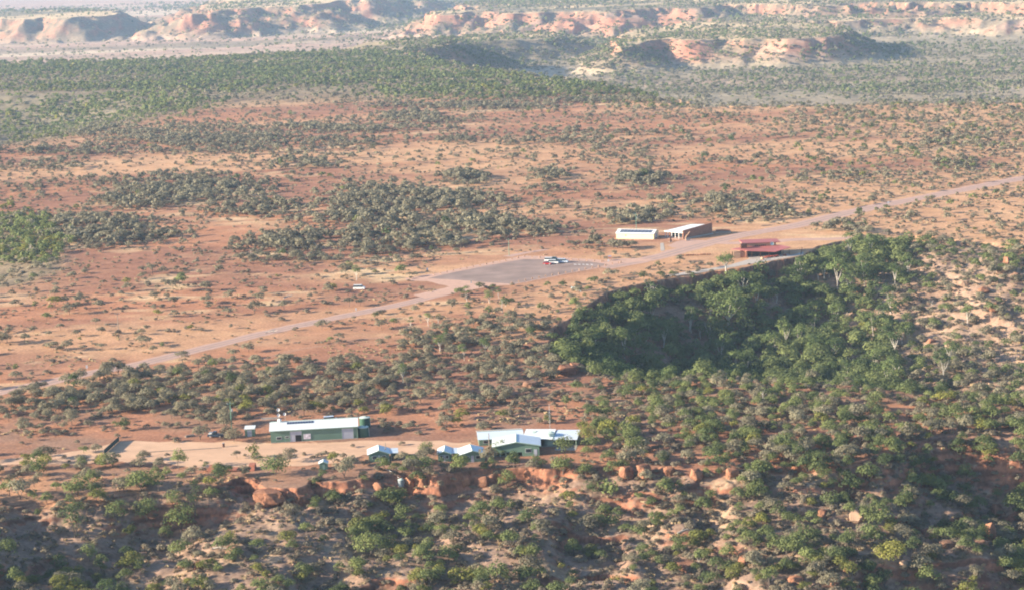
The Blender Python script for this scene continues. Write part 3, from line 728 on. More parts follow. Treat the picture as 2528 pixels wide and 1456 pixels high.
    strk = ss(-.45, .15, fbm(x * .22, y, 120, 4, 3.7)); strk = np.maximum(strk, mound)
    dg = strk * bl(pj, qj, [(1170, 135, 190, 46, 2.2), (1420, 115, 130, 36, 2.0), (1540, 150, 130, 44, 1.8), (2120, 115, 200, 44, 1.6), (1750, 140, 260, 22, 1.2), (2200, 190, 500, 60, .75), (1800, 135, 330, 30, .9), (1150, 70, 380, 36, .8), (1800, 110, 330, 40, 1), (2100, 30, 500, 34, .8), (700, 50, 240, 24, .7), (2000, 225, 700, 18, 1), (2350, 130, 260, 24, .6), (1430, 112, 120, 30, 1), (1120, 140, 130, 24, 1), (1700, 130, 120, 22, .7), (1950, 165, 260, 14, .5),
                     (1300, 80, 320, 10, .6), (1800, 60, 500, 12, .5), (700, 75, 330, 16, .7), (520, 95, 260, 10, .3), (1250, 10, 300, 9, 1), (600, 18, 260, 14, .6), (1100, 110, 140, 20, 1), (100, 28, 260, 5, 1)])
    k = ss(3500, 2200, y) * .6 + .4
    base = (14 + 60 * ss(-.3, .4, n2)) * (.35 + .65 * ss(500, 1300, px))
    mul = np.where(lw, (base + 70 * dg) * k, mul); bus = np.where(lw, (5 + 120 * dg) * k, bus); wat = np.where(lw, 3 * k, wat); gum = np.where(lw, 1, gum); scr = np.where(lw, 30 * k, scr)
    ok = np.ones(px.shape)
    q = y < 1300
    okq = np.ones(q.sum())
    xq, yq = x[q], y[q]
    okq *= ldist(xq, yq, ROAD_W) > 7.0; okq *= ldist(xq, yq, ROAD_E) > 8.5
    okq *= sdist(xq, yq, CARPK) < 0; okq *= sdist(xq, yq, MUSEUM_PAD) < 0
    for cx, cy, rx, ry in KEEPOUT: okq *= np.hypot((px[q] - cx) / rx, (py[q] - cy) / ry) > 1
    ok[q] = okq
    return [a * ok for a in (mul, bus, wat, gum, scr)]
KEEPOUT = [(775, 1082, 128, 24), (900, 1070, 26, 26), (614, 1072, 26, 16), (936, 1130, 36, 22), (1110, 1130, 34, 22), (1160, 1135, 50, 22), (1275, 1118, 75, 24), (1235, 1096, 70, 16), (1380, 1092, 66, 24),
           (797, 1156, 20, 12), (1585, 592, 75, 12), (1755, 590, 60, 16), (1880, 636, 100, 22), (1290, 665, 240, 42), (1635, 610, 12, 18), (290, 800, 14, 14), (532, 1078, 24, 10), (572, 1160, 54, 14),
           (890, 712, 24, 10), (665, 1225, 50, 32), (1790, 665, 26, 12)]
HERO = [   # picture x, y of the foot, kind, height m, radius m, tint, label
 (1792, 668, 'gum_tree', 9.2, 4.8, .75, 'spreading green gum with white trunk on the cliff edge left of the terrace'),
 (1606, 742, 'gum_tree', 10.5, 3.2, .15, 'sparse gum with bare white branches standing at the gorge wall'),
 (1528, 752, 'bushy_tree', 6.5, 5.5, .95, 'wide bright green tree on the lip of the gorge head'),
 (1798, 800, 'gum_tree', 18.0, 9.0, .85, 'tallest broad gum filling the middle of the shaded gorge'),
 (1752, 840, 'gum_tree', 13.0, 5.0, .45, 'tall gum in the gorge just left of the broadest gum'),
 (1960, 722, 'gum_tree', 9.5, 4.6, .8, 'pale-trunked gum on the gorge wall below the leaning post'),
 (1938, 690, 'bushy_tree', 6.5, 3.6, .3, 'dark rounded tree clinging to the cliff below the red chairs'),
 (1208, 748, 'gum_tree', 6.2, 2.4, .8, 'small white-trunked gum standing south of the car park'),
 (1248, 756, 'gum_tree', 5.2, 2.2, .3, 'thin white-limbed gum beside the small white-trunked one'),
 (1087, 866, 'gum_tree', 7.0, 2.7, .6, 'green gum with forked white trunk among yellow grass'),
 (1101, 852, 'gum_tree', 8.2, 1.5, .05, 'tall bare-topped white gum behind the forked one'),
 (995, 944, 'gum_tree', 8.0, 1.9, .6, 'slender white-trunked gum alone at the edge of the mulga thicket'),
 (1199, 868, 'gum_tree', 6.5, 2.6, .35, 'twin-stemmed gum in the scrub between gorge and road'),
 (482, 1266, 'bushy_tree', 8.0, 2.0, .0, 'dark narrow tree rising in front of the shaded red cliff'),
 (448, 1310, 'bushy_tree', 6.4, 4.2, .85, 'large round light green tree below the dark narrow tree'),
 (431, 1252, 'bushy_tree', 4.6, 2.3, .8, 'ball-shaped light green tree beside the dark narrow tree'),
 (362, 1282, 'bushy_tree', 5.2, 3.2, .8, 'round green tree under the shaded cliff, between two others'),
 (290, 1282, 'bushy_tree', 4.8, 3.0, .6, 'olive round tree under the shaded cliff nearest the fence'),
 (186, 1326, 'bushy_tree', 9.5, 3.3, .1, 'tall dark tree reaching above the shaded cliff foot'),
 (222, 1384, 'bushy_tree', 4.4, 2.6, .9, 'pale round bush-like tree alone low on the shaded slope'),
 (20, 1378, 'bushy_tree', 4.8, 2.8, .55, 'bright green round tree cut by the left edge of the picture'),
 (567, 1342, 'wattle_tree', 4.2, 2.0, .9, 'upright yellow-green tree above the brown boulder'),
 (349, 1212, 'bushy_tree', 5.2, 4.4, .75, 'wide green tree overhanging the shaded cliff'),
 (191, 1226, 'bushy_tree', 5.4, 3.8, .7, 'wide green tree at the cliff lip, west of the overhanging one'),
 (680, 1172, 'bushy_tree', 6.2, 4.4, .7, 'big bright green tree between the red earth bank and the hut'),
 (109, 1156, 'wattle_tree', 4.8, 2.8, .8, 'yellow-green tree alone on the open ground near the fence'),
 (915, 1371, 'bushy_tree', 7.0, 4.6, .95, 'largest bright green tree on the open slope'),
 (960, 1366, 'bushy_tree', 6.0, 3.0, .35, 'dull green tree touching the largest bright one'),
 (1250, 1200, 'bushy_tree', 5.6, 3.0, .9, 'bright green two-tiered tree under the wide gabled house'),
 (987, 1240, 'bushy_tree', 4.6, 3.0, .6, 'round green tree just below the grey cliff tank'),
 (1503, 1226, 'bushy_tree', 5.8, 3.2, .85, 'pale green round tree east of the bare cliff, standing clear'),
 (1462, 1218, 'bushy_tree', 4.2, 2.6, .0, 'dark dense round tree in the hollow of the cliff'),
 (1154, 1443, 'wattle_tree', 5.0, 4.6, .85, 'wide flat yellow-green tree at the foot of the slope'),
 (1450, 1094, 'wattle_tree', 6.6, 3.6, .6, 'tall olive tree beside the open carport'),
 (2199, 1384, 'wattle_tree', 6.2, 4.6, 1.0, 'brightest yellow-green domed tree low on the rocky slope'),
 (1851, 1233, 'bushy_tree', 5.0, 3.0, .7, 'rounded green tree below the long orange cliff face'),
 (2032, 1182, 'bushy_tree', 4.2, 2.6, .5, 'rounded grey-green tree between two orange pillars'),
 (2162, 1292, 'bushy_tree', 6.5, 4.6, .7, 'broad green tree beside the pointed pale boulder'),
 (2288, 1202, 'wattle_tree', 4.6, 3.4, .95, 'yellow-green tree lit at the mouth of the dark gully'),
 (2382, 1312, 'bushy_tree', 4.6, 3.2, .6, 'round green tree left of the tall orange rock stack'),
 (1237, 1122, 'bushy_tree', 5.0, 3.4, .3, 'dull green tree in front of the gabled house wall'),
 (1395, 1118, 'bushy_tree', 5.8, 3.2, .45, 'olive tree standing before the carport opening'),
 (1052, 1122, 'bushy_tree', 4.6, 2.6, .5, 'olive tree on the yard between the two cabins'),
 (625, 1130, 'wattle_tree', 4.8, 2.2, .3, 'thin leafy tree in front of the small green shed'),
 (578, 1090, 'mulga_tree', 4.6, 3.4, .4, 'broad brown-green tree between the parked ute and the shed'),
]
ANCH = [(210, 'the fence corner'), (420, 'the shade-cloth fence'), (600, 'the red earth bank'), (745, 'the long green shed'), (860, 'the small hut'), (965, 'the lone cabin'),
        (1060, 'the grey tank'), (1200, 'the paired cabins'), (1330, 'the wide gabled house'), (1480, 'the carport'), (1680, 'the bare orange cliff'), (1880, 'the long cliff face'),
        (2060, 'the split pillars'), (2260, 'the gully mouth'), (9999, 'the dark gully')]
ANCH2 = [(240, 'the white road sign'), (440, 'the lone power pole'), (700, 'the bend of the gravel road'), (1000, 'the parked van'), (1300, 'the car park'), (1560, 'the car park sign'),
         (1660, 'the cream shed'), (1800, 'the sloping earth wall'), (2010, 'the red-roofed building'), (2260, 'the gravel road east'), (9999, 'the far bend of the road')]
def place_phrase(px, py, x, y, gin, out):
    if gin:
        if px > 2280: return 'on the pale rocky flank of the gorge'
        if py < 760: return 'on the gorge wall below the red-roofed building' if px > 1760 else 'on the gorge wall at its head'
        if py < 870: return 'deep in the shade of the gorge'
        return 'on the near side of the gorge floor' if px < 1900 else 'where the gorge floor meets the scrub'
    a = [n for m, n in ANCH if px < m][0]
    if out:
        return ('just under the cliff below ' if py < 1245 else 'halfway down the slope below ' if py < 1350 else 'low on the slope below ') + a
    if py > 1130: return 'along the cliff top by ' + a
    if py > 960: return 'in the scrub near ' + a
    a = [n for m, n in ANCH2 if px < m][0]
    if py > 700 + (1264 - px) * 0.0: return 'this side of the road, toward ' + a
    return 'on the red plain beyond ' + a
COLOURS = {'mulga_tree': ('dark grey', 'grey-green', 'pale dusty'), 'bushy_tree': ('dark green', 'mid green', 'light green'), 'wattle_tree': ('dull olive', 'olive', 'yellow-green'),
           'gum_tree': ('dark', 'green', 'pale green'), 'scrub_bush': ('brown', 'grey-brown', 'pale straw')}
NOUN = {'mulga_tree': 'mulga', 'bushy_tree': 'round tree', 'wattle_tree': 'wattle', 'gum_tree': 'gum', 'scrub_bush': 'bush'}
def put_plant(kn, v, x, y, z, s, sz, rot, tint, label, group):
    cat = 'bush' if kn == 'scrub_bush' else 'tree'
    if kn == 'scrub_bush':
        o = bpy.data.objects.new(kn, PROTO[kn, v, 'whole_me']); COL.objects.link(o)
        o.location = (x, y, z); o.rotation_euler = (0, 0, rot); o.scale = (s, s, sz); o['otint'] = float(tint)
        return tag(o, label, cat, group)
    o = empty(kn, (x, y, z), rot, label, cat, group); o.scale = (s, s, sz)
    t = bpy.data.objects.new('trunk', PROTO[kn, v, 'trunk_me']); COL.objects.link(t); t.parent = o
    c = bpy.data.objects.new('crown', PROTO[kn, v, 'crown_me']); COL.objects.link(c); c.parent = o; c['otint'] = float(tint)
    return o

def plant_all():
    # hero trees by hand
    pts = hitmany([(a, b) for a, b, *_ in HERO])
    hx = []
    for i, ((px, py, kn, H, R, ti, lab), p) in enumerate(zip(HERO, pts)):
        if px < 520 and py > 1200: H *= 1.3; R *= 1.12
        v = i % NV; _, H0, R0_ = PROTO[kn, v, 0]
        # dense crown of its own
        K = KIND[kn]; r = np.random.default_rng(500 + i); z0 = K['z0'] * H * (0.5 if 'gorge' in lab and kn == 'gum_tree' else 1)
        nf = int(500 + 110 * R)
        if 'bare' in lab or 'sparse' in lab or 'thin' in lab: nf = 130
        cv = crown_cards(r, R, H - z0, z0, 9 + int(1.6 * R), nf, min(1.3, (H - z0) / (1.75 * R)), card=0.85, zl=0.05 if H > 9 and 'gorge' in lab else 0.2)
        o = empty(kn, (p[0], p[1], p[2]), 0, lab, 'tree')
        me = mesh_from('crown', cv, np.arange(len(cv)).reshape(-1, 4), [M[K['leaf']]])
        c = bpy.data.objects.new('crown', me); COL.objects.link(c); c.parent = o; c['otint'] = float(ti)
        trunk_mb(r, H, z0, R * 1.25, K['tr'] * (H / 7 if kn == 'gum_tree' else H / 4.5) * (1.5 if kn == 'gum_tree' else 1), 7, 6 if kn == 'gum_tree' else 4).build('trunk', M[K['bark']], o)
        hx.append((p[0], p[1], R))
    hx = np.array(hx)
    bands = [(400, 720, 2000, 0), (720, 1000, 1300, 1), (1000, 1300, 900, 2), (1300, 2000, 620, 2), (2000, 3300, 420, 3), (3300, 5200, 260, 4), (5200, 8200, 130, 4)]
    allp = {k: [] for k in KIND}
    for y0, y1, mx, lod in bands:
        tl = 0.325
        area = tl * (y1 ** 2 - y0 ** 2) / 1e4
        n = int(area * mx)
        yy = np.sqrt(rng.random(n) * (y1 ** 2 - y0 ** 2) + y0 ** 2); xx = (rng.random(n) * 2 - 1) * tl * yy
        z = height(xx, yy)
        px, py, _ = project(xx, yy, z)
        D = density(px, py, xx, yy, z)
        D = [np.maximum(d, 0) for d in D]
        if y0 >= 1300: # distant growth: fewer, larger clumps
            f = {1300: .9, 2000: 1.0, 3300: .62, 5200: .30}[y0]; gsc = {1300: 1.0, 2000: 1.1, 3300: 1.25, 5200: 1.6}[y0]
        else: f, gsc = 1.0, 1.0
        u = rng.random(n) * mx; cum = np.zeros(n)
        for kn, d in zip(KIND, D):
            d = d * f
            if kn == 'scrub_bush' and y0 >= 2000: d = d * 0.15
            sel = (u >= cum) & (u < cum + d); cum = cum + d
            q = np.nonzero(sel)[0]
            if len(hx) and y0 < 1300:
                dd = np.min((np.hypot(xx[q][:, None] - hx[:, 0], yy[q][:, None] - hx[:, 1]) - hx[:, 2] * 0.7), axis=1)
                q = q[dd > 0]
            allp[kn].append(np.stack([xx[q], yy[q], z[q], px[q], py[q], np.full(len(q), lod), np.full(len(q), gsc)], 1))
    stuffV, stuffT, total = {}, {}, 0
    info = {}
    for kn in KIND:
        A = np.vstack(allp[kn]); n = len(A)
        s = A[:, 6] * (0.55 + 0.80 * rng.random(n) ** 1.15)
        tint = np.clip(0.5 + 0.28 * rng.normal(size=n) + 0.25 * fbm(A[:, 0], A[:, 1], 40, 2, 3.9), 0, 1)
        tint = np.where((A[:, 3] < 190) & (A[:, 4] > 530) & (A[:, 4] < 710), np.clip(tint + .4, 0, 1), tint)
        tint = np.where((A[:, 3] < 480) & (A[:, 4] > 225) & (A[:, 4] < 350), np.clip(tint + .35, 0, 1), tint)
        gin = (sdist(A[:, 0], A[:, 1], GORGE) > 1.5) & (A[:, 1] < 1150)
        out_ = (sdist(A[:, 0], A[:, 1], PLATEAU) < 0) & (A[:, 1] < 1200)
        if kn == 'gum_tree': s = np.where(gin, s * 1.35, s * .85)
        if kn == 'bushy_tree': s = np.where(gin & (A[:, 3] < 2250), s * 1.55, s)
        if kn in ('mulga_tree', 'bushy_tree'):   # closed thickets grow larger than lone trees on the plain
            s = np.where((A[:, 1] > 620) & (A[:, 1] < 1300) & ~gin, s * (0.86 + 0.30 * bl(A[:, 3], A[:, 4], MULGA_CLUMPS)), s)
        sz = s * (0.85 + 0.3 * rng.random(n)); rot = rng.random(n) * 6.283; v = rng.integers(0, NV, n)
        out = (sdist(A[:, 0], A[:, 1], PLATEAU) < 0) & (A[:, 1] < 1200)
        inside = (A[:, 3] > -20) & (A[:, 3] < 2548) & (A[:, 4] > 0) & (A[:, 4] < 1475)
        size = np.where(inside, s / A[:, 1] * np.where(A[:, 1] < 1200, 1, 0), 0)
        order = np.argsort(-size); cap = 285 if kn != 'bushy_tree' else 270
        ind = order[:cap]; ind = ind[size[ind] > 0]
        isind = np.zeros(n, bool); isind[ind] = True
        for i in ind:
            x, y, z, px, py = A[i, :5]
            cs = COLOURS[kn][0 if tint[i] < .35 else 1 if tint[i] < .68 else 2]
            sw = '' if 0.72 < s[i] < 1.02 else ('small ' if s[i] <= 0.72 else 'large ')
            ph = place_phrase(px, py, x, y, gin[i], out[i])
            lab = f"{sw}{cs} {NOUN[kn]} {ph}"
            put_plant(kn, int(v[i]), x, y, z - 0.1, s[i], sz[i], rot[i], tint[i], lab, f"{NOUN[kn]}s {ph}")
        info[kn] = (n, len(ind))
        Vs, Ts = [], []
        for lod, _ in LODS:
            for vv in range(NV):
                m = (~isind) & (A[:, 5] == lod) & (v == vv)
                if not m.any(): continue
                cv = PROTO[kn, vv, lod][0]
                co, si = np.cos(rot[m])[:, None], np.sin(rot[m])[:, None]; sm = s[m][:, None]; szm = sz[m][:, None]
                X = (cv[None, :, 0] * co - cv[None, :, 1] * si) * sm + A[m, 0][:, None]
                Y = (cv[None, :, 0] * si + cv[None, :, 1] * co) * sm + A[m, 1][:, None]
                Z = cv[None, :, 2] * szm + A[m, 2][:, None] - 0.1
                Vs.append(np.stack([X, Y, Z], -1).reshape(-1, 3)); Ts.append(np.repeat(tint[m], len(cv) // 4))
                if lod <= 1 and kn != 'scrub_bush':   # trunks as tapered three-sided stems
                    H = PROTO[kn, vv, 0][1]; tr = KIND[kn]['tr']
                    hb = KIND[kn]['z0'] * H + 0.35 * H
                    for q_ in range(3):
                        a0, a1 = 2.094 * q_, 2.094 * (q_ + 1)
                        quad = np.array([[math.cos(a0) * tr, math.sin(a0) * tr, -.5], [math.cos(a1) * tr, math.sin(a1) * tr, -.5],
                                         [math.cos(a1) * tr * .5 + .3, math.sin(a1) * tr * .5, hb], [math.cos(a0) * tr * .5 + .3, math.sin(a0) * tr * .5, hb]])
                        X = (quad[None, :, 0] * co - quad[None, :, 1] * si) * sm + A[m, 0][:, None]
                        Y = (quad[None, :, 0] * si + quad[None, :, 1] * co) * sm + A[m, 1][:, None]
                        Z = quad[None, :, 2] * szm + A[m, 2][:, None]
                        stuffV.setdefault(kn, []).append(np.stack([X, Y, Z], -1).reshape(-1, 3))
        nq = sum(len(a) for a in Vs) // 4
        tv = stuffV.get(kn, [])
        V = np.vstack(Vs + tv); T = np.concatenate(Ts + [np.zeros(sum(len(a) for a in tv) // 4)])
        mi = np.zeros(len(V) // 4, np.int32); mi[nq:] = 1
        me = mesh_from(kn + '_woodland', V, np.arange(len(V)).reshape(-1, 4), [M[KIND[kn]['leaf']], M[KIND[kn]['bark']]], midx=mi, attrs={'tint': ('FACE', 'FLOAT', T)})
        nm = {'mulga_tree': 'mulga_scrub', 'bushy_tree': 'green_woodland', 'wattle_tree': 'wattle_scrub', 'gum_tree': 'gum_woodland', 'scrub_bush': 'low_scrub'}[kn]
        o = bpy.data.objects.new(nm, me); COL.objects.link(o)
        tag(o, {'mulga_tree': 'grey-green mulga scrub spread over the plain', 'bushy_tree': 'green woodland on slopes, gorge and far hills', 'wattle_tree': 'scattered olive wattle in the woodland',
                'gum_tree': 'taller gums scattered through the woodland', 'scrub_bush': 'low dry bushes scattered over the whole land'}[kn], 'vegetation', kind='stuff')
    print('PLANTS', info)
plant_all()

def scatter_small():
    # dry grass tufts and stones
    r = np.random.default_rng(3)
    n = 90000; y0, y1 = 440.0, 1250.0
    yy = np.sqrt(r.random(n) * (y1 ** 2 - y0 ** 2) + y0 ** 2); xx = (r.random(n) * 2 - 1) * 0.30 * yy
    g = ss(0.0, 0.5, fbm(xx, yy, 18, 3, 21.0)) * (0.25 + 0.75 * (yy < 760)); g = np.maximum(g, .75 * ((sdist(xx, yy, PLATEAU) < -2))); g = np.maximum(g, .6 * (sdist(xx, yy, GORGE) > 3) * (xx > 110)); keep = r.random(n) < g * 0.5
    keep &= road_clear(xx, yy) > 2.0
    xx, yy = xx[keep], yy[keep]; z = height(xx, yy); n = len(xx)
    nf = 5
    a = r.random((n, nf)) * 6.283; s = (0.25 + 0.45 * r.random((n, 1)))
    dx, dy = np.cos(a), np.sin(a); ox = r.normal(size=(n, nf)) * .25; oy = r.normal(size=(n, nf)) * .25
    def pt(u, h, k): return np.stack([xx[:, None] + ox + dx * s * u + k * dy * s * .3, yy[:, None] + oy + dy * s * u - k * dx * s * .3, z[:, None] + s * h + 0 * dx], -1)
    q = np.stack([pt(-.6, -.1, 0), pt(.6, -.1, .4), pt(.8, .75, .9), pt(-.7, .9, .6)], 2).reshape(-1, 3)
    me = mesh_from('dry_grass', q, np.arange(len(q)).reshape(-1, 4), [M['f_grass']], attrs={'tint': ('FACE', 'FLOAT', np.repeat(r.random(n), nf))})
    o = bpy.data.objects.new('dry_grass', me); COL.objects.link(o); tag(o, 'tufts of dry yellow grass between the trees', 'grass', kind='stuff')
    # loose stones
    n = 30000; y0, y1 = 440.0, 1000.0
    yy = np.sqrt(r.random(n) * (y1 ** 2 - y0 ** 2) + y0 ** 2); xx = (r.random(n) * 2 - 1) * 0.30 * yy
    out = (sdist(xx, yy, PLATEAU) < -1) & (yy < 1200); gi = sdist(xx, yy, GORGE) > 3
    wgt = np.where(out, 0.10 + 0.30 * ss(20, 150, xx), 0) + np.where(gi, 0.12 + .5 * ss(110, 170, xx), 0)
    wgt = wgt * ss(-.2, .5, fbm(xx, yy, 15, 3, 33.0)) * 1.3
    keep = r.random(n) < wgt; xx, yy = xx[keep], yy[keep]; z = height(xx, yy); n = len(xx)
    base = np.array([[1, 0, -.4], [0, 1, -.3], [-1, 0, -.35], [0, -1, -.3], [.5, .5, .6], [-.5, .5, .7], [-.5, -.5, .55], [.5, -.5, .65]])
    F = np.array([[0, 1, 5, 4], [1, 2, 6, 5], [2, 3, 7, 6], [3, 0, 4, 7], [4, 5, 6, 7]])
    s = 0.18 + 0.75 * r.random(n) ** 3; V = base[None] * (0.7 + .6 * r.random((n, 8, 3))); a = r.random(n) * 6.28
    X = (V[..., 0] * np.cos(a)[:, None] - V[..., 1] * np.sin(a)[:, None]) * s[:, None] + xx[:, None]
    Y = (V[..., 0] * np.sin(a)[:, None] + V[..., 1] * np.cos(a)[:, None]) * s[:, None] + yy[:, None]
    Z = V[..., 2] * s[:, None] + z[:, None]
    me = mesh_from('rubble', np.stack([X, Y, Z], -1).reshape(-1, 3), (F[None] + 8 * np.arange(n)[:, None, None]).reshape(-1, 4), [M['rock_pale']])
    o = bpy.data.objects.new('rubble', me); COL.objects.link(o); tag(o, 'loose pale stones on the slopes', 'stones', kind='stuff')
scatter_small()

# ------------------------------------------------------------------ boulders and rock stacks
def boulder(seed, w_, d_, h_, point=0.0):
    r = np.random.default_rng(seed)
    import bmesh
    bm = bmesh.new(); n = 26
    for k in range(n):
        d = r.normal(size=3); d /= np.linalg.norm(d); d = np.sign(d) * np.abs(d) ** 0.7
        t = 1 - point * max(d[2], 0) * .75; k_ = .85 + .3 * r.random()
        bm.verts.new((d[0] * w_ / 2 * t * k_, d[1] * d_ / 2 * t * k_, d[2] * h_ / 2 * k_ + h_ * .3))
    res = bmesh.ops.convex_hull(bm, input=bm.verts)
    bmesh.ops.delete(bm, geom=[g for g in res['geom_interior'] if isinstance(g, bmesh.types.BMVert)], context='VERTS')
    bmesh.ops.triangulate(bm, faces=bm.faces)
    bmesh.ops.subdivide_edges(bm, edges=bm.edges, cuts=3, use_grid_fill=True)
    o = r.random(3) * 50; P_ = np.array([v.co[:] for v in bm.verts])
    f = fbm(P_[:, 0] + o[0] + .5 * P_[:, 2], P_[:, 1] + o[1] - .5 * P_[:, 2], max(w_, 1) * .22, 3)
    bed = np.sin(P_[:, 2] * 7 / max(h_ / 4, .5) + o[2])
    for v, a, b_ in zip(bm.verts, f, bed):
        q = 1 + .14 * a + .035 * b_; v.co = (v.co.x * q, v.co.y * q, v.co.z)
    me = bpy.data.meshes.new('boulder'); bm.to_mesh(me); bm.free()
    return me
BOULD = [  # x, y, width, height, point, material, label
 (668, 1246, 8.5, 5.4, 0, 'rock', 'massive rounded orange outcrop jutting from the cliff below the big green tree'),
 (702, 1250, 1.7, 3.6, .2, 'rock', 'slim orange rock pillar at the foot of the massive outcrop'),
 (716, 1232, 2.2, 3.6, .2, 'rock', 'thick rock pillar right behind the slim one'),
 (740, 1236, 3.4, 2.2, 0, 'rock', 'low tumbled rock beside the two pillars'),
 (576, 1371, 3.4, 3.8, .3, 'rock_dark', 'brown upright boulder alone on the shaded slope'),
 (489, 1405, 2.4, 3.6, .4, 'rock', 'orange leaning rock slab low on the shaded slope'),
 (452, 1400, 3.0, 1.2, 0, 'rock', 'flat orange rock left of the leaning slab'),
 (935, 1212, 3.0, 3.2, .2, 'rock', 'orange rock buttress below the lone cabin'),
 (1012, 1198, 2.8, 4.2, .2, 'rock', 'orange rock buttress right of the grey tank'),
 (1043, 1200, 2.4, 3.8, .2, 'rock', 'second orange buttress right of the grey tank'),
 (1150, 1200, 2.2, 4.4, .2, 'rock', 'tall shaded buttress below the paired cabins'),
 (1195, 1200, 3.0, 4.2, .1, 'rock', 'bulging buttress left of the two-tiered tree'),
 (1300, 1180, 2.6, 3.4, .1, 'rock', 'orange buttress below the wide gabled house'),
 (1545, 1182, 4.2, 4.8, .1, 'rock', 'broad bright rock face nearest the carport'),
 (1592, 1180, 4.6, 5.0, .1, 'rock', 'broad bright rock face split by a grey bush'),
 (1654, 1172, 3.0, 3.4, .1, 'rock', 'smaller bright rock face at the end of the bare cliff'),
 (1720, 1182, 3.6, 3.8, .1, 'rock', 'brown rock face at the start of the long cliff'),
 (1808, 1180, 3.4, 4.4, .1, 'rock', 'bright rock face in the middle of the long cliff'),
 (1880, 1212, 4.0, 2.6, 0, 'rock', 'orange ledge below the long cliff'),
 (2080, 1186, 1.8, 4.6, .1, 'rock_pale', 'pale forked pillar at the east end of the cliff'),
 (1981, 1272, 2.4, 3.8, .2, 'rock_pale', 'first upright pale boulder of the row on the slope'),
 (2030, 1282, 2.6, 4.4, .2, 'rock', 'dark-sided upright boulder in the row on the slope'),
 (2114, 1290, 4.4, 5.4, .8, 'rock_pale', 'pointed pale boulder like a tooth'),
 (1958, 1339, 4.0, 2.6, .2, 'rock', 'bright orange boulder alone among the bushes'),
 (2080, 1336, 1.8, 1.2, 0, 'rock_pale', 'small pale stone right of the bright orange boulder'),
 (2462, 1276, 4.6, 5.6, .5, 'rock', 'large pale orange crag at the lower end of the gully'),
 (2446, 1338, 3.0, 7.4, .2, 'rock', 'tall orange rock stack below the crag'),
 (2418, 1354, 4.2, 3.6, .2, 'rock_dark', 'rounded brown boulder at the foot of the tall stack'),
 (2343, 1350, 3.8, 2.2, 0, 'rock_dark', 'low brown boulder left of the tall stack'),
 (2246, 1330, 2.0, 1.8, .2, 'rock', 'small orange boulder above the brightest domed tree'),
 (1838, 1402, 3.6, 4.8, .3, 'rock', 'big orange rock with shaded right side near the bottom'),
 (1693, 1407, 5.6, 2.8, 0, 'rock', 'low broken rock ledge near the bottom'),
 (2103, 1413, 3.4, 3.8, .3, 'rock', 'upright orange boulder low on the rocky slope'),
 (2230, 1402, 2.4, 3.4, .7, 'rock_pale', 'small pale pointed rock beside the brightest domed tree'),
 (2028, 1420, 3.6, 2.2, .1, 'rock_pale', 'flat-topped pale rock between upright boulders'),
 (2060, 1452, 2.4, 4.4, .2, 'rock', 'upright orange rock cut by the bottom edge'),
 (1968, 1444, 4.4, 2.8, .2, 'rock', 'cluster-like brown rock near the bottom edge'),
 (2152, 1428, 4.8, 1.8, .2, 'rock_pale', 'sloping pale slab right of the upright orange boulder'),
 (2120, 722, 4.2, 5.8, .3, 'rock', 'tall brown rock stack on the far gorge side'),
 (2148, 716, 7.0, 2.6, 0, 'rock_pale', 'long pale slab beside the tall brown stack'),
 (2072, 678, 5.2, 5.6, .1, 'rock_dark', 'balanced rock pile under the scrub at the gorge head'),
 (2069, 706, 2.2, 3.0, .3, 'rock', 'small orange rock below the balanced pile'),
 (2486, 654, 3.0, 5.6, .4, 'rock', 'upright split rock near the rim of the far flank'),
 (2478, 672, 6.0, 3.2, .1, 'rock_pale', 'wide rounded rock left of the split rock'),
 (2384, 706, 5.6, 3.2, .3, 'rock_pale', 'pale jagged rock on the far flank'),
 (2430, 724, 4.6, 3.2, .2, 'rock', 'brown jagged rock right of the pale jagged one'),
 (2455, 770, 4.0, 4.8, .4, 'rock', 'orange-brown crag standing on the pale flank'),
 (2510, 690, 4.6, 4.2, .4, 'rock_dark', 'dark crag at the right edge of the flank'),
 (2345, 862, 4.0, 3.4, .3, 'rock_pale', 'angular pale boulder half way down the flank'),
 (2300, 845, 3.6, 2.2, .1, 'rock', 'low orange boulder left of the angular one'),
 (1398, 926, 6.4, 4.2, 0, 'rock', 'largest of the orange boulders at the near gorge lip'),
 (1425, 916, 5.2, 3.6, 0, 'rock', 'rounded orange boulder beside the largest at the lip'),
 (1376, 912, 4.4, 2.6, 0, 'rock_dark', 'flat dark boulder behind the largest at the lip'),
 (1410, 908, 4.0, 2.2, 0, 'rock', 'small top boulder of the group at the lip'),
 (1310, 955, 4.6, 2.6, 0, 'rock_dark', 'brown boulder in the scrub away from the gorge lip'),
]
def boulders():
    pts = hitmany([(b[0], b[1]) for b in BOULD])
    for i, ((px, py, w_, h_, pt, mat, lab), p) in enumerate(zip(BOULD, pts)):
        w_ *= 1.2; h_ *= .85 if h_ > w_ else 1.0
        me = boulder(900 + i, w_, w_ * 0.9, h_, pt); me.materials.append(M[mat])
        o = bpy.data.objects.new('boulder', me); COL.objects.link(o); o.location = (p[0], p[1] + w_ * .2, p[2] - 0.3 + h_ * .08); o.rotation_euler = (0, 0, i * 1.7)
        tag(o, lab, 'boulder')
boulders()

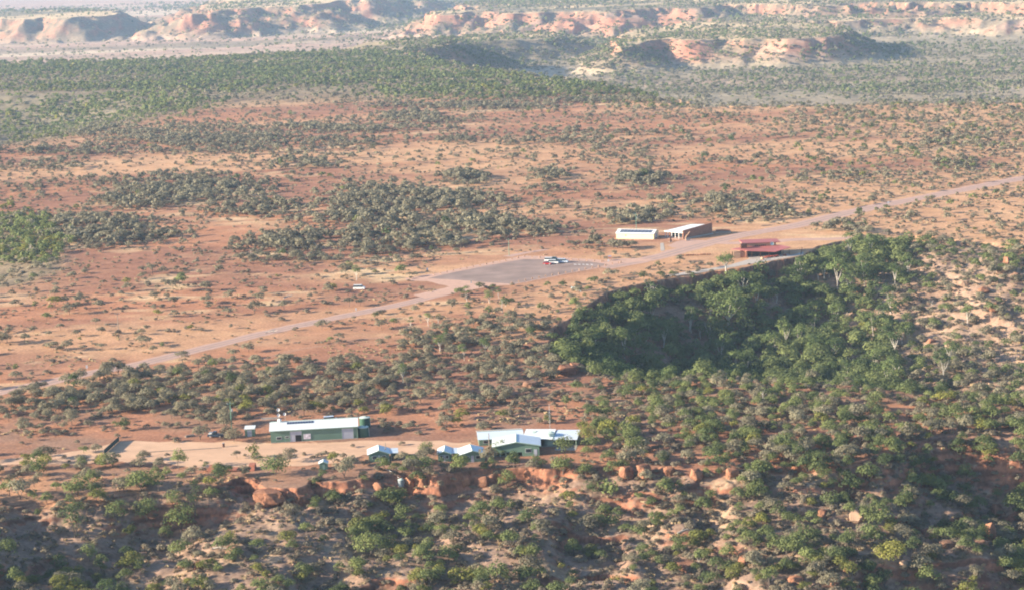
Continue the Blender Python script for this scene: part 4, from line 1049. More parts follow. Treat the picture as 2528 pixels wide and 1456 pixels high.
# ------------------------------------------------------------------ buildings
def frame2(fl, fr):
    a = P(*fl); b = P(*fr); d = b - a
    return a, math.atan2(d[1], d[0]), float(np.linalg.norm(d))
def slab(mb, p, q, r, s, t=0.12):     # a thin roof sheet through four corners (top), thickness t downwards
    pts = [Vector(v) for v in (p, q, r, s)]; dn = Vector((0, 0, -t))
    return mb.add(pts + [v + dn for v in pts], [(0, 1, 2, 3), (7, 6, 5, 4), (0, 4, 5, 1), (1, 5, 6, 2), (2, 6, 7, 3), (3, 7, 4, 0)])
def gable_x(root, L, W, H, rise, wall, roof, roof2=None, o=0.35, trim='trim'):
    """ridge parallel to the front"""
    b = MB().prism([(0, -.3), (W, -.3), (W, H), (W / 2, H + rise), (0, H)], 'x', 0, L); b.build('wall', M[wall], root)
    rm = MB(); sl = rise / (W / 2); e = 0.13
    slab(rm, (-o, -o, H - o * sl + e), (L + o, -o, H - o * sl + e), (L + o, W / 2, H + rise + e), (-o, W / 2, H + rise + e))
    r = rm.build('roof', M[roof], root)
    r2 = MB(); slab(r2, (-o, W / 2, H + rise + e), (L + o, W / 2, H + rise + e), (L + o, W + o, H - o * sl + e), (-o, W + o, H - o * sl + e))
    r2.build('roof', M[roof2 or roof], root)
    MB().tube([(-o, W / 2, H + rise + e + .03), (L + o, W / 2, H + rise + e + .03)], [.11, .11], 6).build('ridge_cap', M[trim], r)
    MB().box(-o, L + o, -o - .12, -o - .003, H - o * sl - .06, H - o * sl + .10).build('gutter', M[trim], r)
    return r
def gable_y(root, L, W, H, rise, wall, roof, roof2=None, o=0.4):
    """ridge running away from the front; gable end faces the front"""
    MB().prism([(0, -.3), (L, -.3), (L, H), (L / 2, H + rise), (0, H)], 'y', 0, W).build('wall', M[wall], root)
    sl = rise / (L / 2); e = 0.13
    a = MB(); slab(a, (-o, -o, H - o * sl + e), (L / 2, -o, H + rise + e), (L / 2, W + o, H + rise + e), (-o, W + o, H - o * sl + e))
    r = a.build('roof', M[roof], root)
    c = MB(); slab(c, (L / 2, -o, H + rise + e), (L + o, -o, H - o * sl + e), (L + o, W + o, H - o * sl + e), (L / 2, W + o, H + rise + e))
    c.build('roof', M[roof2 or roof], root)
    MB().tube([(L / 2, -o, H + rise + e + .03), (L / 2, W + o, H + rise + e + .03)], [.10, .10], 6).build('ridge_cap', M['trim'], r)
    # barge boards
    f = MB().prism([(-o, H - o * sl - .12), (L / 2, H + rise - .12), (L + o, H - o * sl - .12), (L + o, H - o * sl + .13), (L / 2, H + rise + .13), (-o, H - o * sl + .13)], 'y', -o - .06, -o - .003)
    f.build('barge_board', M['trim'], r)
    return r
def window(root, x0, x1, z0, z1, y=0.0):
    f = MB().box(x0 - .08, x1 + .08, y - .06, y + .02, z0 - .08, z1 + .08).build('window', M['white'], root)
    MB().box(x0, x1, y - .075, y - .058, z0, z1).build('pane', M['glass'], f)
def rdoor(root, x0, x1, h, y=0.0, mat='door_grey'):
    d = MB().box(x0, x1, y - .05, y + .02, 0, h).build('roller_door', M[mat], root)
    MB().box(x0 - .12, x0 - .003, y - .09, y + .02, 0, h + .1).box(x1 + .003, x1 + .12, y - .09, y + .02, 0, h + .1).box(x0, x1, y - .09, y + .02, h + .003, h + .3).build('door_frame', M['trim'], d)
    return d

def long_green_shed():
    a, rz, L = frame2((669, 1093), (883, 1081)); W, H, RI = 12.0, 3.9, 1.25
    root = empty('shed', (a[0], a[1], 0), rz, 'long green steel shed with a white roof and a row of dark panels', 'shed')
    gable_x(root, L, W, H, RI, 'wall_green', 'roof_white')
    fr = lambda c: (c - 705) / 1330.0 * L
    d = rdoor(root, fr(1005), fr(1180), 3.4)
    MB().box(fr(1083), fr(1178), -.085, -.052, 0.02, 2.15).build('dark_doorway_panel', M['dark'], root)  # black panel on the door; the shade of the opening as colour
    rdoor(root, fr(1800), fr(1972), 3.35)
    s = MB().box(fr(1208), fr(1318), -.07, .01, .7, 2.4).build('banner', M['white'], root)
    MB().box(fr(1212), fr(1314), -.085, -.072, .78, 2.32).build('banner_print', M['poster'], s)
    window(root, fr(795), fr(865), 1.05, 1.85); window(root, fr(930), fr(985), 1.45, 1.9)
    sl = RI / (W / 2)
    for i in range(10):
        x = fr(955) + i * (fr(1368) - fr(955)) / 10; w_ = (fr(1368) - fr(955)) / 10 - .08
        p = MB(); y0, y1 = 3.9, 5.3
        slab(p, (x, y0, H + y0 * sl + .24), (x + w_, y0, H + y0 * sl + .24), (x + w_, y1, H + y1 * sl + .24), (x, y1, H + y1 * sl + .24), .06)
        p.build('solar_panel', M['solar'], root)
    MB().box(L - .02, L + .10, -.12, .0, 0, H - .1).build('downpipe', M['trim'], root)
    MB().box(.02, L - .02, -.10, -.003, 0, .12).build('footing', M['concrete'], root)
    # round vent on the ridge near the left end
    v = MB().lathe([(.45, H + RI), (.45, H + RI + .35), (.62, H + RI + .5), (.55, H + RI + .95), (.15, H + RI + 1.1)], 14, (fr(840), W / 2)).build('roof_vent', M['white'], root)
long_green_shed()

def small_green_shed():
    a, rz, L = frame2((605, 1077), (629, 1076)); H = 2.5
    root = empty('shed', (a[0], a[1], 0), rz, 'tiny green shed with pale door and flat white roof beside the long shed', 'shed')
    MB().prism([(0, -.3), (2.8, -.3), (2.8, H + .25), (0, H)], 'x', 0, L).build('wall', M['wall_green'], root)
    r = MB(); slab(r, (-.15, -.2, H + .12), (L + .15, -.2, H + .12), (L + .15, 2.95, H + .42), (-.15, 2.95, H + .42), .3); r.build('roof', M['roof_white'], root)
    d = MB().box(L * .25, L * .72, -.05, .01, 0.02, 2.05).build('door', M['door_grey'], root)
    MB().box(L * .66, L * .69, -.11, -.052, .95, 1.1).build('handle', M['metal'], d)
small_green_shed()

def hut():
    a, rz, L = frame2((789, 1159), (809, 1158))
    root = empty('hut', (a[0], a[1], 0), rz, 'little hut with pale gabled roof on the cliff side, left of the cabins', 'hut')
    gable_y(root, L, 2.6, 1.9, .55, 'wall_green', 'roof_white', 'roof_blue', .25)  # right slope bluer: its shade is in the roof colour
    MB().box(L * .4, L * .68, -.04, .01, 0, 1.7).build('door', M['trim'], root)
hut()

def cabin(fl, fr, W, H, rise, label, annex=None, big=False, group=None):
    a, rz, L = frame2(fl, fr)
    root = empty('cabin', (a[0], a[1], 0), rz, label, 'cabin', group)
    gable_y(root, L, W, H, rise, 'wall_green', 'roof_white', 'roof_blue')  # bluish right slope carries the shaded side as colour
    window(root, L * .18, L * .36, 1.0, 1.9); window(root, L * .64, L * .82, 1.0, 1.9)
    d = MB().box(L * .44, L * .56, -.05, .01, 0.02, 2.05).build('door', M['door_grey'], root)
    MB().box(L * .54, L * .55, -.10, -.052, .95, 1.1).build('handle', M['metal'], d)
    if annex:
        x0, w_, dd = annex; x0 = L + x0
        r = MB(); slab(r, (x0, .2, H + .05), (x0 + w_, .2, H - .05), (x0 + w_, dd, H + .10), (x0, dd, H + .2), .12); r.build('carport_roof', M['roof_blue'], root)
        for px_, py_ in ((x0 + .12, .35), (x0 + w_ - .12, .35), (x0 + w_ - .12, dd - .2)):
            MB().box(px_ - .06, px_ + .06, py_ - .06, py_ + .06, -.3, H - .12).build('post', M['trim'], root)
        MB().box(x0, x0 + w_, dd - .12, dd - .05, 0, H - .04).build('back_screen', M['wall_green'], root)
    return root
cabin((911, 1141), (962, 1138), 6.0, 2.5, 1.1, 'lone white-roofed cabin with a small carport, nearest the hut', (.45, 2.3, 5.6), group='gabled cabins')
cabin((1082, 1139), (1113, 1138), 6.2, 2.5, .75, 'narrow cabin with lean-to, left of the pair', (.5, 2.2, 5.8), group='gabled cabins')
cabin((1137, 1142), (1197, 1138), 7.0, 2.5, 1.05, 'mid-sized green cabin on the right of the pair', group='gabled cabins')

def gabled_house():
    a, rz, L = frame2((1219, 1128), (1332, 1124))
    root = empty('house', (a[0], a[1], 0), rz, 'widest gabled green house with white roof and open undercroft', 'house')
    W, H, RI = 8.8, 3.3, 1.25
    # end wall stops above an open bay
    MB().prism([(0, 1.3), (L * .62, 1.3), (L * .62, -.3), (L, -.3), (L, H), (L / 2, H + RI), (0, H)], 'y', 0, .25).build('wall', M['wall_green'], root)
    MB().box(0, .2, .253, W, -.3, H - .003).build('wall', M['wall_green'], root)
    MB().box(L - .2, L, .253, W, -.3, H - .003).build('wall', M['wall_green'], root)
    MB().prism([(.203, -.3), (L - .203, -.3), (L - .203, H), (L / 2, H + RI - .05), (.203, H)], 'y', W - .2, W - .003).build('wall', M['wall_green'], root)
    sl = RI / (L / 2); o = .5; e = .13
    r = MB(); slab(r, (-o, -o, H - o * sl + e), (L / 2, -o, H + RI + e), (L / 2, W + o, H + RI + e), (-o, W + o, H - o * sl + e)); r = r.build('roof', M['roof_white'], root)
    c = MB(); slab(c, (L / 2, -o, H + RI + e), (L + o, -o, H - o * sl + e), (L + o, W + o, H - o * sl + e), (L / 2, W + o, H + RI + e)); c.build('roof', M['roof_blue'], root)  # shaded right slope painted bluer than the left
    MB().tube([(L / 2, -o, H + RI + .16), (L / 2, W + o, H + RI + .16)], [.11, .11], 6).build('ridge_cap', M['trim'], r)
    MB().prism([(-o, H - o * sl - .12), (L / 2, H + RI - .12), (L + o, H - o * sl - .12), (L + o, H - o * sl + .13), (L / 2, H + RI + .13), (-o, H - o * sl + .13)], 'y', -o - .06, -o - .003).build('barge_board', M['trim'], r)
    for i in range(5):
        x = .3 + i * L * .62 / 5
        MB().box(x - .08, x + .08, .05, .2, -.3, 1.298).build('post', M['trim'], root)
    MB().box(.3, L * .6, .5, 8, -.28, .08).build('slab_floor', M['concrete'], root)
    window(root, L * .70, L * .82, 1.2, 2.3)
    d = MB().box(L * .88, L * .95, -.05, .01, 0.02, 2.05).build('door', M['door_grey'], root)
gabled_house()

def long_pale_shed():
    a, rz, L = frame2((1183, 1100), (1292, 1094))
    root = empty('shed', (a[0], a[1], 0), rz, 'low long shed with sunlit-tan far slope and pale blue roof behind the gabled house', 'shed')
    gable_x(root, L, 11.0, 2.0, .95, 'wall_green', 'roof_blue', 'roof_tan')  # tan back slope: sunlight tone put into the colour
    window(root, L * .1, L * .2, .8, 1.5); window(root, L * .35, L * .45, .8, 1.5)
    MB().box(L * .6, L * .68, -.05, .01, 0.02, 1.9).build('door', M['door_grey'], root)
long_pale_shed()

def carport():
    a, rz, L = frame2((1290, 1103), (1424, 1103))
    root = empty('carport', (a[0], a[1], 0), rz, 'wide open-fronted carport with shallow white roof and dark interior', 'carport')
    W, H = 8.8, 2.55
    xm = L * .56
    r = MB(); slab(r, (0, -.3, H + .1), (xm, -.3, H + .1), (xm, W, H + .95), (0, W, H + .95), .14); r.build('roof', M['roof_white'], root)
    r = MB(); slab(r, (xm + .25, -.3, H), (L + .2, -.3, H), (L + .2, W, H + .72), (xm + .25, W, H + .72), .14); r.build('roof', M['roof_blue'], root)
    MB().box(xm - .1, xm + .28, -.35, W, H + .12, H + .17).build('gutter', M['trim'], root)
    for x in (L * .30, L * .62, L * .80, L - .2):
        MB().box(x - .09, x + .09, -.1, .08, -.3, H - .1).build('post', M['trim'], root)
    MB().box(.1, L - .02, W - .3, W - .1, -.3, H + .55).build('wall', M['dark'], root)  # back wall blackened, interior shade put into its colour
    MB().box(L - .12, L + .05, 2.5, W - .303, -.3, H + .1).build('wall', M['wall_green'], root)
    MB().box(0.1, L * .3, .1, W - .303, -.3, H - .06).build('wall', M['wall_green'], root)
    MB().box(L * .3 + .003, L, .3, W - .303, -.28, .07).build('slab_floor', M['concrete'], root)
    MB().box(L * .62, L * 1.0, -3.6, -.2, -.28, .05).build('apron', M['concrete'], root)
carport()

def tank(px, py, r, h, mat, label, lid='tank_pale', z=None, ribs=True):
    p = hitmany([(px, py)])[0]
    root = empty('water_tank', (p[0], p[1], p[2]), 0, label, 'water tank')
    b = MB().lathe([(r, -.6), (r, .35), (r + .03, .36), (r + .03, .44), (r, .45), (r, h * .5), (r + .03, h * .5 + .01), (r + .03, h * .5 + .09), (r, h * .5 + .1), (r, h)], 28)
    b.build('body', M[mat], root)
    l = MB().lathe([(r + .06, h + .003), (r + .06, h + .10), (r * .5, h + .30), (r * .12, h + .42)], 28).build('lid', M[lid], root)
    MB().lathe([(.28, h + .30), (.28, h + .52)], 12, (r * .4, 0)).build('hatch', M[mat], l)
    MB().tube([(r + .06, 0, 0), (r + .06, 0, h - .2)], [.05, .05], 6).build('pipe', M['white'], root)
    return root
tank(897, 1076, 1.8, 3.0, 'tank_green', 'dark green water tank at the right end of the long shed')
tank(901, 1052, 1.75, 3.0, 'tank_green', 'second dark green tank, behind the first')
tank(1318, 1090, 1.75, 3.0, 'tank_pale', 'pale grey-green tank half hidden behind the gabled house ridge')
tank(1357, 1097, 1.6, 3.75, 'tank_pale', 'tall pale tank standing at the middle of the carport')
tank(990, 1194, .85, 1.3, 'tank_grey', 'small grey tank perched on the cliff ledge')

def tube_thing(name, label, cat, parts, at=(0, 0, 0), group=None):
    root = empty(name, at, 0, label, cat, group)
    for nm, mb, mt in parts: mb.build(nm, M[mt], root)
    return root
p = hitmany([(985, 1188), (948, 1158)])
b = MB().tube([(p[0][0], p[0][1], p[0][2] + 1.2), ((p[0][0] + p[1][0]) / 2, (p[0][1] + p[1][1]) / 2, (p[0][2] + p[1][2]) / 2 + 1.2), (p[1][0], p[1][1], p[1][2] + .25)], [.05] * 3, 6)
tag(b.build('water_pipe', M['white']), 'white pipe running from the grey cliff tank up to the yard', 'pipe')

# ------------------------------------------------------------------ poles, masts
def power_pole(px, py, h, label, mat='pole', gear=True):
    x, y = P(px, py)
    root = empty('power_pole', (x, y, 0), 0.3, label, 'power pole')
    MB().tube([(0, 0, -1), (0, 0, h)], [.17, .11], 8).build('pole', M[mat], root)
    if h < 6: return
    c = MB().box(-1.1, 1.1, -.07, .07, h - .75, h - .58).build('cross_arm', M[mat], root)
    for q in (-.95, 0.3, .95):
        MB().lathe([(.04, h - .58), (.08, h - .5), (.05, h - .42), (.08, h - .34)], 8, (q, 0)).build('insulator', M['white'], c)
    if gear: MB().lathe([(.26, h - 3.2), (.28, h - 3.1), (.28, h - 2.4), (.2, h - 2.3)], 10, (.42, 0)).build('transformer', M['metal'], root)
power_pole(293, 824, 9.0, 'lone timber power pole on the red plain', gear=False)
power_pole(1257, 632, 8.6, 'slender power pole at the back of the car park', 'pole_green', False)
power_pole(1571, 569, 9.4, 'power pole with transformer behind the cream shed', 'pole_green')
power_pole(572, 1058, 9.0, 'green power pole with transformer near the tiny shed', 'pole_green')
power_pole(953, 1133, 5.2, 'short pole by the lone cabin', 'pole', False)
power_pole(1208, 1108, 5.0, 'short pole by the low long shed', 'pole', False)
x, y = P(1358, 1068)
root = empty('radio_mast', (x, y, 0), 0, 'tall thin lattice radio mast behind the carport', 'mast')
lat = MB()
for k in range(3):
    a = 2.094 * k; lat.tube([(.22 * math.cos(a), .22 * math.sin(a), -.3), (.16 * math.cos(a), .16 * math.sin(a), 8.2)], [.03, .03], 5)
for i in range(16):
    z = i * .5
    for k in range(3):
        a, b_ = 2.094 * k, 2.094 * (k + 1); s_ = .22 - .06 * z / 8
        lat.tube([(s_ * math.cos(a), s_ * math.sin(a), z), (s_ * math.cos(b_), s_ * math.sin(b_), z + .5)], [.018, .018], 4)
lat.build('lattice', M['metal'], root); MB().tube([(0, 0, 8.1), (0, 0, 9.6)], [.03, .02], 5).build('antenna', M['white'], root)
def dish_mast(px, py, h, zs, label):
    x, y = P(px, py); root = empty('dish_mast', (x, y, 0), 0, label, 'mast')
    MB().tube([(0, 0, -.5), (0, 0, h)], [.07, .05], 6).build('pole', M['metal'], root)
    for i, (z, r) in enumerate(zs):
        b = MB(); n = 14; vs = []; fs = []
        for ri, dep in ((0.02, 0), (r * .6, .08 * r), (r, .3 * r)):
            vs += [(ri * math.cos(6.283 * k / n) - .1, -dep - .12, z + ri * math.sin(6.283 * k / n)) for k in range(n)]
        for j in range(2): fs += [(j * n + k, j * n + (k + 1) % n, (j + 1) * n + (k + 1) % n, (j + 1) * n + k) for k in range(n)]
        b.add(vs, fs); d = b.build('dish', M['white'], root)
        MB().tube([(-.1, -.12, z), (-.1, -.12 - .5 * r, z)], [.03, .03], 5).build('feed_horn', M['metal'], d)
dish_mast(690, 1052, 6.0, [(5.7, .55), (3.9, .5)], 'mast with two white dishes behind the long shed')
dish_mast(705, 1050, 4.2, [(4.0, .5)], 'shorter mast with one white dish behind the long shed')

# ------------------------------------------------------------------ museum
def cream_shed():
    a, rz, L = frame2((1521.5, 590), (1614, 591.5)); W, H, RI = 9.0, 3.0, 1.2
    root = empty('shed', (a[0], a[1], 0), rz, 'cream shed with blue solar panels along its roof', 'shed')
    gable_x(root, L, W, H, RI, 'cream', 'roof_white', trim='white')
    sl = RI / (W / 2)
    for row, (y0, y1) in enumerate(((.7, 2.2), (2.6, 4.0))):
        for i in range(9):
            x = 1.6 + i * (L - 3.0) / 9; w_ = (L - 3.0) / 9 - .12
            p = MB(); slab(p, (x, y0, H + y0 * sl + .26), (x + w_, y0, H + y0 * sl + .26), (x + w_, y1, H + y1 * sl + .26), (x, y1, H + y1 * sl + .26), .06); p.build('solar_panel', M['solar'], root)
    MB().box(L - .003, L + .06, 3.2, 5.6, 0, 2.6).build('roller_door', M['door_grey'], root)
    MB().box(L * .24, L * .27, -.05, .01, 1.6, 2.2).build('vent', M['dark'], root)
    MB().box(.05, L - .05, -.08, -.003, 0, .15).build('footing', M['concrete'], root)
cream_shed()
def gallery():
    a, rz, L = frame2((1686, 591), (1757, 577.5))
    root = empty('gallery', (a[0], a[1], 0), rz, 'museum gallery with white skillion roof and a sloping red-brown earth wall', 'museum building')
    W = 11.5
    MB().prism([(-.3, -.4), (L, -.4), (L, 5.9), (-.3, 4.5)], 'y', -.45, 0).build('earth_wall', M['brick'], root)
    r = MB(); slab(r, (.1, .003, 4.3), (L * .93, .003, 5.2), (L * .93, W + 1.4, 4.1), (.1, W + 1.4, 3.2), .35); r = r.build('roof', M['roof_white'], root)
    MB().box(.05, .1, .0, W + 1.4, 3.0, 3.4).build('fascia', M['white'], r)
    MB().box(L * .30, L, .003, W, -.4, 3.1).build('wall', M['brick_pale'], root)
    MB().box(4.0, L * .30 - .003, 2.0, W, -.4, 3.0).build('dark_verandah_wall', M['glass'], root)
    for yy_ in (3.2, 5.6, 8.0, 10.6, 12.4):
        MB().box(.35, .6, yy_ - .12, yy_ + .12, -.4, 3.1).build('post', M['white'], root)
    MB().box(-2.5, 4.0, .2, W + 1.5, -.3, .10).build('verandah_floor', M['road'], root)
    MB().box(.5, L - .5, -1.6, -.453, -.4, .55).build('plinth', M['concrete'], root)
gallery()
def low_wall():
    a, rz, L = frame2((1766, 574.5), (1806, 573.5))
    root = empty('screen_wall', (a[0], a[1], 0), rz, 'low detached earth wall right of the gallery', 'wall')
    MB().prism([(0, -.3), (L, -.3), (L - .9, 1.6), (.3, 1.45)], 'y', 0, .5).build('wall', M['brick'], root)
    MB().box(.2, L - .2, -.9, -.003, -.3, .35).build('plinth', M['concrete'], root)
low_wall()
x, y = P(1654, 598)
root = empty('sculpture_post', (x, y, 0), .2, 'dark leaning rusted post left of the gallery forecourt', 'sculpture')
MB().prism([(0, -.3), (1.0, -.3), (.75, 2.2), (.95, 4.2), (.35, 4.4), (.2, 2.0)], 'y', 0, .6).build('post', M['rust'], root)
MB().box(-.3, 1.3, -.3, .9, -.3, .18).build('base', M['concrete'], root)
x, y = P(1693, 594.5)
root = empty('sculpture_post', (x, y, 0), .2, 'pale curved post arching beside the sloping earth wall', 'sculpture')
MB().tube([(0, 0, -.3), (0, 0, 1.7), (.5, 0, 2.6), (1.5, 0, 3.5), (2.2, 0, 4.6)], [.30, .28, .25, .2, .14], 8).build('post', M['brick_pale'], root)
MB().box(.2, 2.2, -.5, .6, -.3, .55).build('base', M['concrete'], root)

def q6(cx, cy): return (1468.9 + cx / 4.551, 530.8 + cy / 4.551)
def reception():
    """red-roofed building on the gorge edge"""
    a, rz, L = frame2(q6(1570, 490), q6(2200, 455))
    root = empty('visitor_centre', (a[0], a[1], 0), rz, 'red-roofed visitor centre on the gorge edge with shaded verandah', 'museum building')
    k = L / 630.0
    X = lambda cx: (cx - 1570) * k
    # rear block with clerestory and thin red roof
    MB().box(X(1715), X(2085), 9.0, 15.0, -.4, 5.6).build('wall', M['brick_pale'], root)
    r = MB(); slab(r, (X(1700), 8.2, 5.75), (X(2130), 8.2, 5.5), (X(2135), 15.8, 6.0), (X(1700), 15.8, 6.35), .28); r.build('roof', M['roof_red'], root)
    for i in range(6):
        x0 = X(1845) + i * .95; w0 = MB().box(x0, x0 + .75, 8.93, 9.01, 3.75, 4.35).build('window', M['rust'], root)
        MB().box(x0 + .05, x0 + .70, 8.90, 8.928, 3.8, 4.3).build('pane', M['glass'], w0)
    # chimney block
    c = MB().box(X(1672), X(1738), 5.4, 7.8, -.4, 5.9).build('chimney', M['rust'], root)
    # main red roof, a broad shallow wing with a raised tip
    r = MB(); slab(r, (X(1712), .2, 3.45), (X(2010), -3.2, 2.75), (X(1700), 9.2, 3.9), (X(1560), 6.2, 3.6), .22)
    r.build('roof', M['roof_red'], root)
    r2 = MB(); slab(r2, (X(2010), -3.2, 2.752), (X(2215), 1.8, 3.7), (X(2130), 9.2, 3.9), (X(1700), 9.2, 3.903), .22)
    r2.build('roof', M['roof_red'], root)
    # earth walls at the left
    MB().prism([(X(1535), -.4), (X(1712), -.4), (X(1712), 2.4), (X(1650), 3.0), (X(1545), 3.1)], 'y', 1.2, 1.8).build('wall', M['brick'], root)
    MB().box(X(1700), X(1716), .6, 8.9, -.4, 3.25).build('wall', M['brick'], root)
    MB().prism([(X(1548), -.4), (X(1630), -.4), (X(1630), 2.6), (X(1555), 3.4)], 'y', -.6, -.2).build('wall', M['brick_pale'], root)
    # dark sheet standing in for the shade of the verandah recess
    MB().box(X(1725), X(2120), 4.5, 4.8, -.4, 2.7).build('dark_verandah_wall', M['glass'], root)
    for cx, yy_ in ((1760, -.4), (1850, -1.6), (1940, -2.6), (2030, -2.4), (2110, -.8), (2190, 1.2)):
        MB().box(X(cx) - .1, X(cx) + .1, yy_ - .1, yy_ + .1, -.4, 2.75).build('post', M['rust'], root)
    MB().box(X(1720), X(2200), -3.0, 4.497, -.4, .09).build('verandah_floor', M['concrete'], root)
    # dish
    n = 14; d = MB(); vs = []; fs = []
    for ri, dep in ((.02, 0), (.5, .1), (.85, .3)):
        vs += [(X(2035) + ri * math.cos(6.283 * q / n), 8.3 - dep, 4.9 + ri * math.sin(6.283 * q / n)) for q in range(n)]
    for j in range(2): fs += [(j * n + q, j * n + (q + 1) % n, (j + 1) * n + (q + 1) % n, (j + 1) * n + q) for q in range(n)]
    d = MB().add(vs, fs).build('satellite_dish', M['turq'], root)
    MB().tube([(X(2035), 8.25, 3.8), (X(2035), 8.25, 4.9)], [.06, .06], 6).build('bracket', M['metal'], d)
reception()
x, y = P(*q6(2312, 440))
root = empty('leaning_post', (x, y, 0), 0, 'dark post leaning outward at the right end of the visitor centre terrace', 'post')
MB().tube([(0, 0, -.5), (.75, 0, 3.3)], [.2, .16], 8).build('post', M['rust'], root)
MB().tube([(.7, 0, 3.1), (-3.2, .4, 2.6), (-6.5, .8, 2.4)], [.04, .04, .04], 4).build('cable', M['rust'], root)
# outdoor red tables and chairs
def table_set(px, py, label):
    x, y = P(px, py); root = empty('picnic_table', (x, y, .07), random.random() * 3, label, 'picnic table')
    MB().box(-.8, .8, -.4, .4, .70, .76).build('tabletop', M['red_chair'], root)
    for s in (-1, 1):
        MB().box(-.8, .8, s * .75 - .14, s * .75 + .14, .40, .45).build('seat', M['red_chair'], root)
        MB().box(s * .55 - .05, s * .55 + .05, -.85, .85, 0, .395).build('leg', M['rust'], root)
        MB().box(s * .55 - .05, s * .55 + .05, -.2, .2, .398, .697).build('leg', M['rust'], root)
for i, (cx, cy) in enumerate(((1915, 482), (1945, 476), (1978, 474), (2010, 470), (2045, 466), (2135, 455))):
    table_set(*q6(cx, cy + 6), ['leftmost red table on the terrace', 'second red table from the left on the terrace', 'third red table from the left on the terrace', 'fourth red table from the left on the terrace',
                                'fifth red table from the left on the terrace', 'lone red table under the roof tip'][i])
x, y = P(*q6(1880, 505))
root = empty('round_planter', (x, y, 0), 0, 'round clay planter at the left end of the terrace', 'planter')
MB().lathe([(.5, 0), (.75, .4), (.8, .8), (.6, 1.2), (.66, 1.3)], 16).build('pot', M['brick_pale'], root)
MB().lathe([(.55, 1.22), (.5, 1.32), (.1, 1.5)], 10).build('soil', M['earth'], root)
# rocks edging the path to the visitor centre
for i in range(14):
    cx = 940 + i * 27; x, y = P(*q6(cx, 462 - i * 1.2 + random.random() * 5)); me = boulder(2000 + i, .9 + random.random() * .8, .9, .8)
    me.materials.append(M['rock']); o = bpy.data.objects.new('edging_stone', me); COL.objects.link(o); o.location = (x, y, 0.1)
    tag(o, 'orange stone in the row edging the path to the visitor centre', 'stone', 'edging stones')

# ------------------------------------------------------------------ car park furniture
BACK = [(378, 330), (455, 315), (528, 300), (602, 287), (680, 272), (752, 258), (825, 243), (900, 228), (972, 215), (1045, 200), (1117, 187), (1188, 173), (1258, 158), (1328, 145), (1400, 130),
        (1485, 135), (1572, 140), (1662, 145), (1748, 148), (1835, 155), (1925, 162), (2007, 168), (2098, 175), (2187, 180), (2268, 185), (2288, 185)]
FRONT = [(1258, 428), (1333, 412), (1413, 395), (1488, 380), (1562, 367), (1635, 352), (1712, 338), (1787, 325), (1863, 310), (1938, 297), (2013, 283), (2085, 268), (2163, 255), (2235, 242), (2310, 228),
         (2387, 210), (2455, 200), (2482, 195)]
b = MB(); 
base = [(-.38, -.3, 0), (.38, -.3, 0), (.38, .3, 0), (-.38, .3, 0), (-.2, -.15, .82), (.2, -.15, .86), (.18, .15, .9), (-.22, .15, .84)]
b.add([(x, y, z - (.3 if z == 0 else 0)) for x, y, z in base], [(0, 3, 2, 1), (4, 5, 6, 7), (0, 1, 5, 4), (1, 2, 6, 5), (2, 3, 7, 6), (3, 0, 4, 7)])
bol_me = b.mesh('bollard', M['sandstone'])
for j, (row, nm) in enumerate(((BACK, 'back'), (FRONT, 'front'))):
    for i, (cx, cy) in enumerate(row):
        x, y = P(*q7(cx, cy + 8)); o = bpy.data.objects.new('bollard', bol_me); COL.objects.link(o)
        o.location = (x, y, 0); o.rotation_euler = (0, 0, random.uniform(-.3, .3)); o.scale = (1.05, 1.05, 1.15)
        if j == 0: lab = 'sandstone bollard on the long back-left edge of the car park' if i < 15 else 'sandstone bollard on the short rear edge behind the vehicles'
        else: lab = 'sandstone bollard on the front edge of the car park'
        tag(o, lab, 'bollard', lab.replace('bollard', 'bollards'))

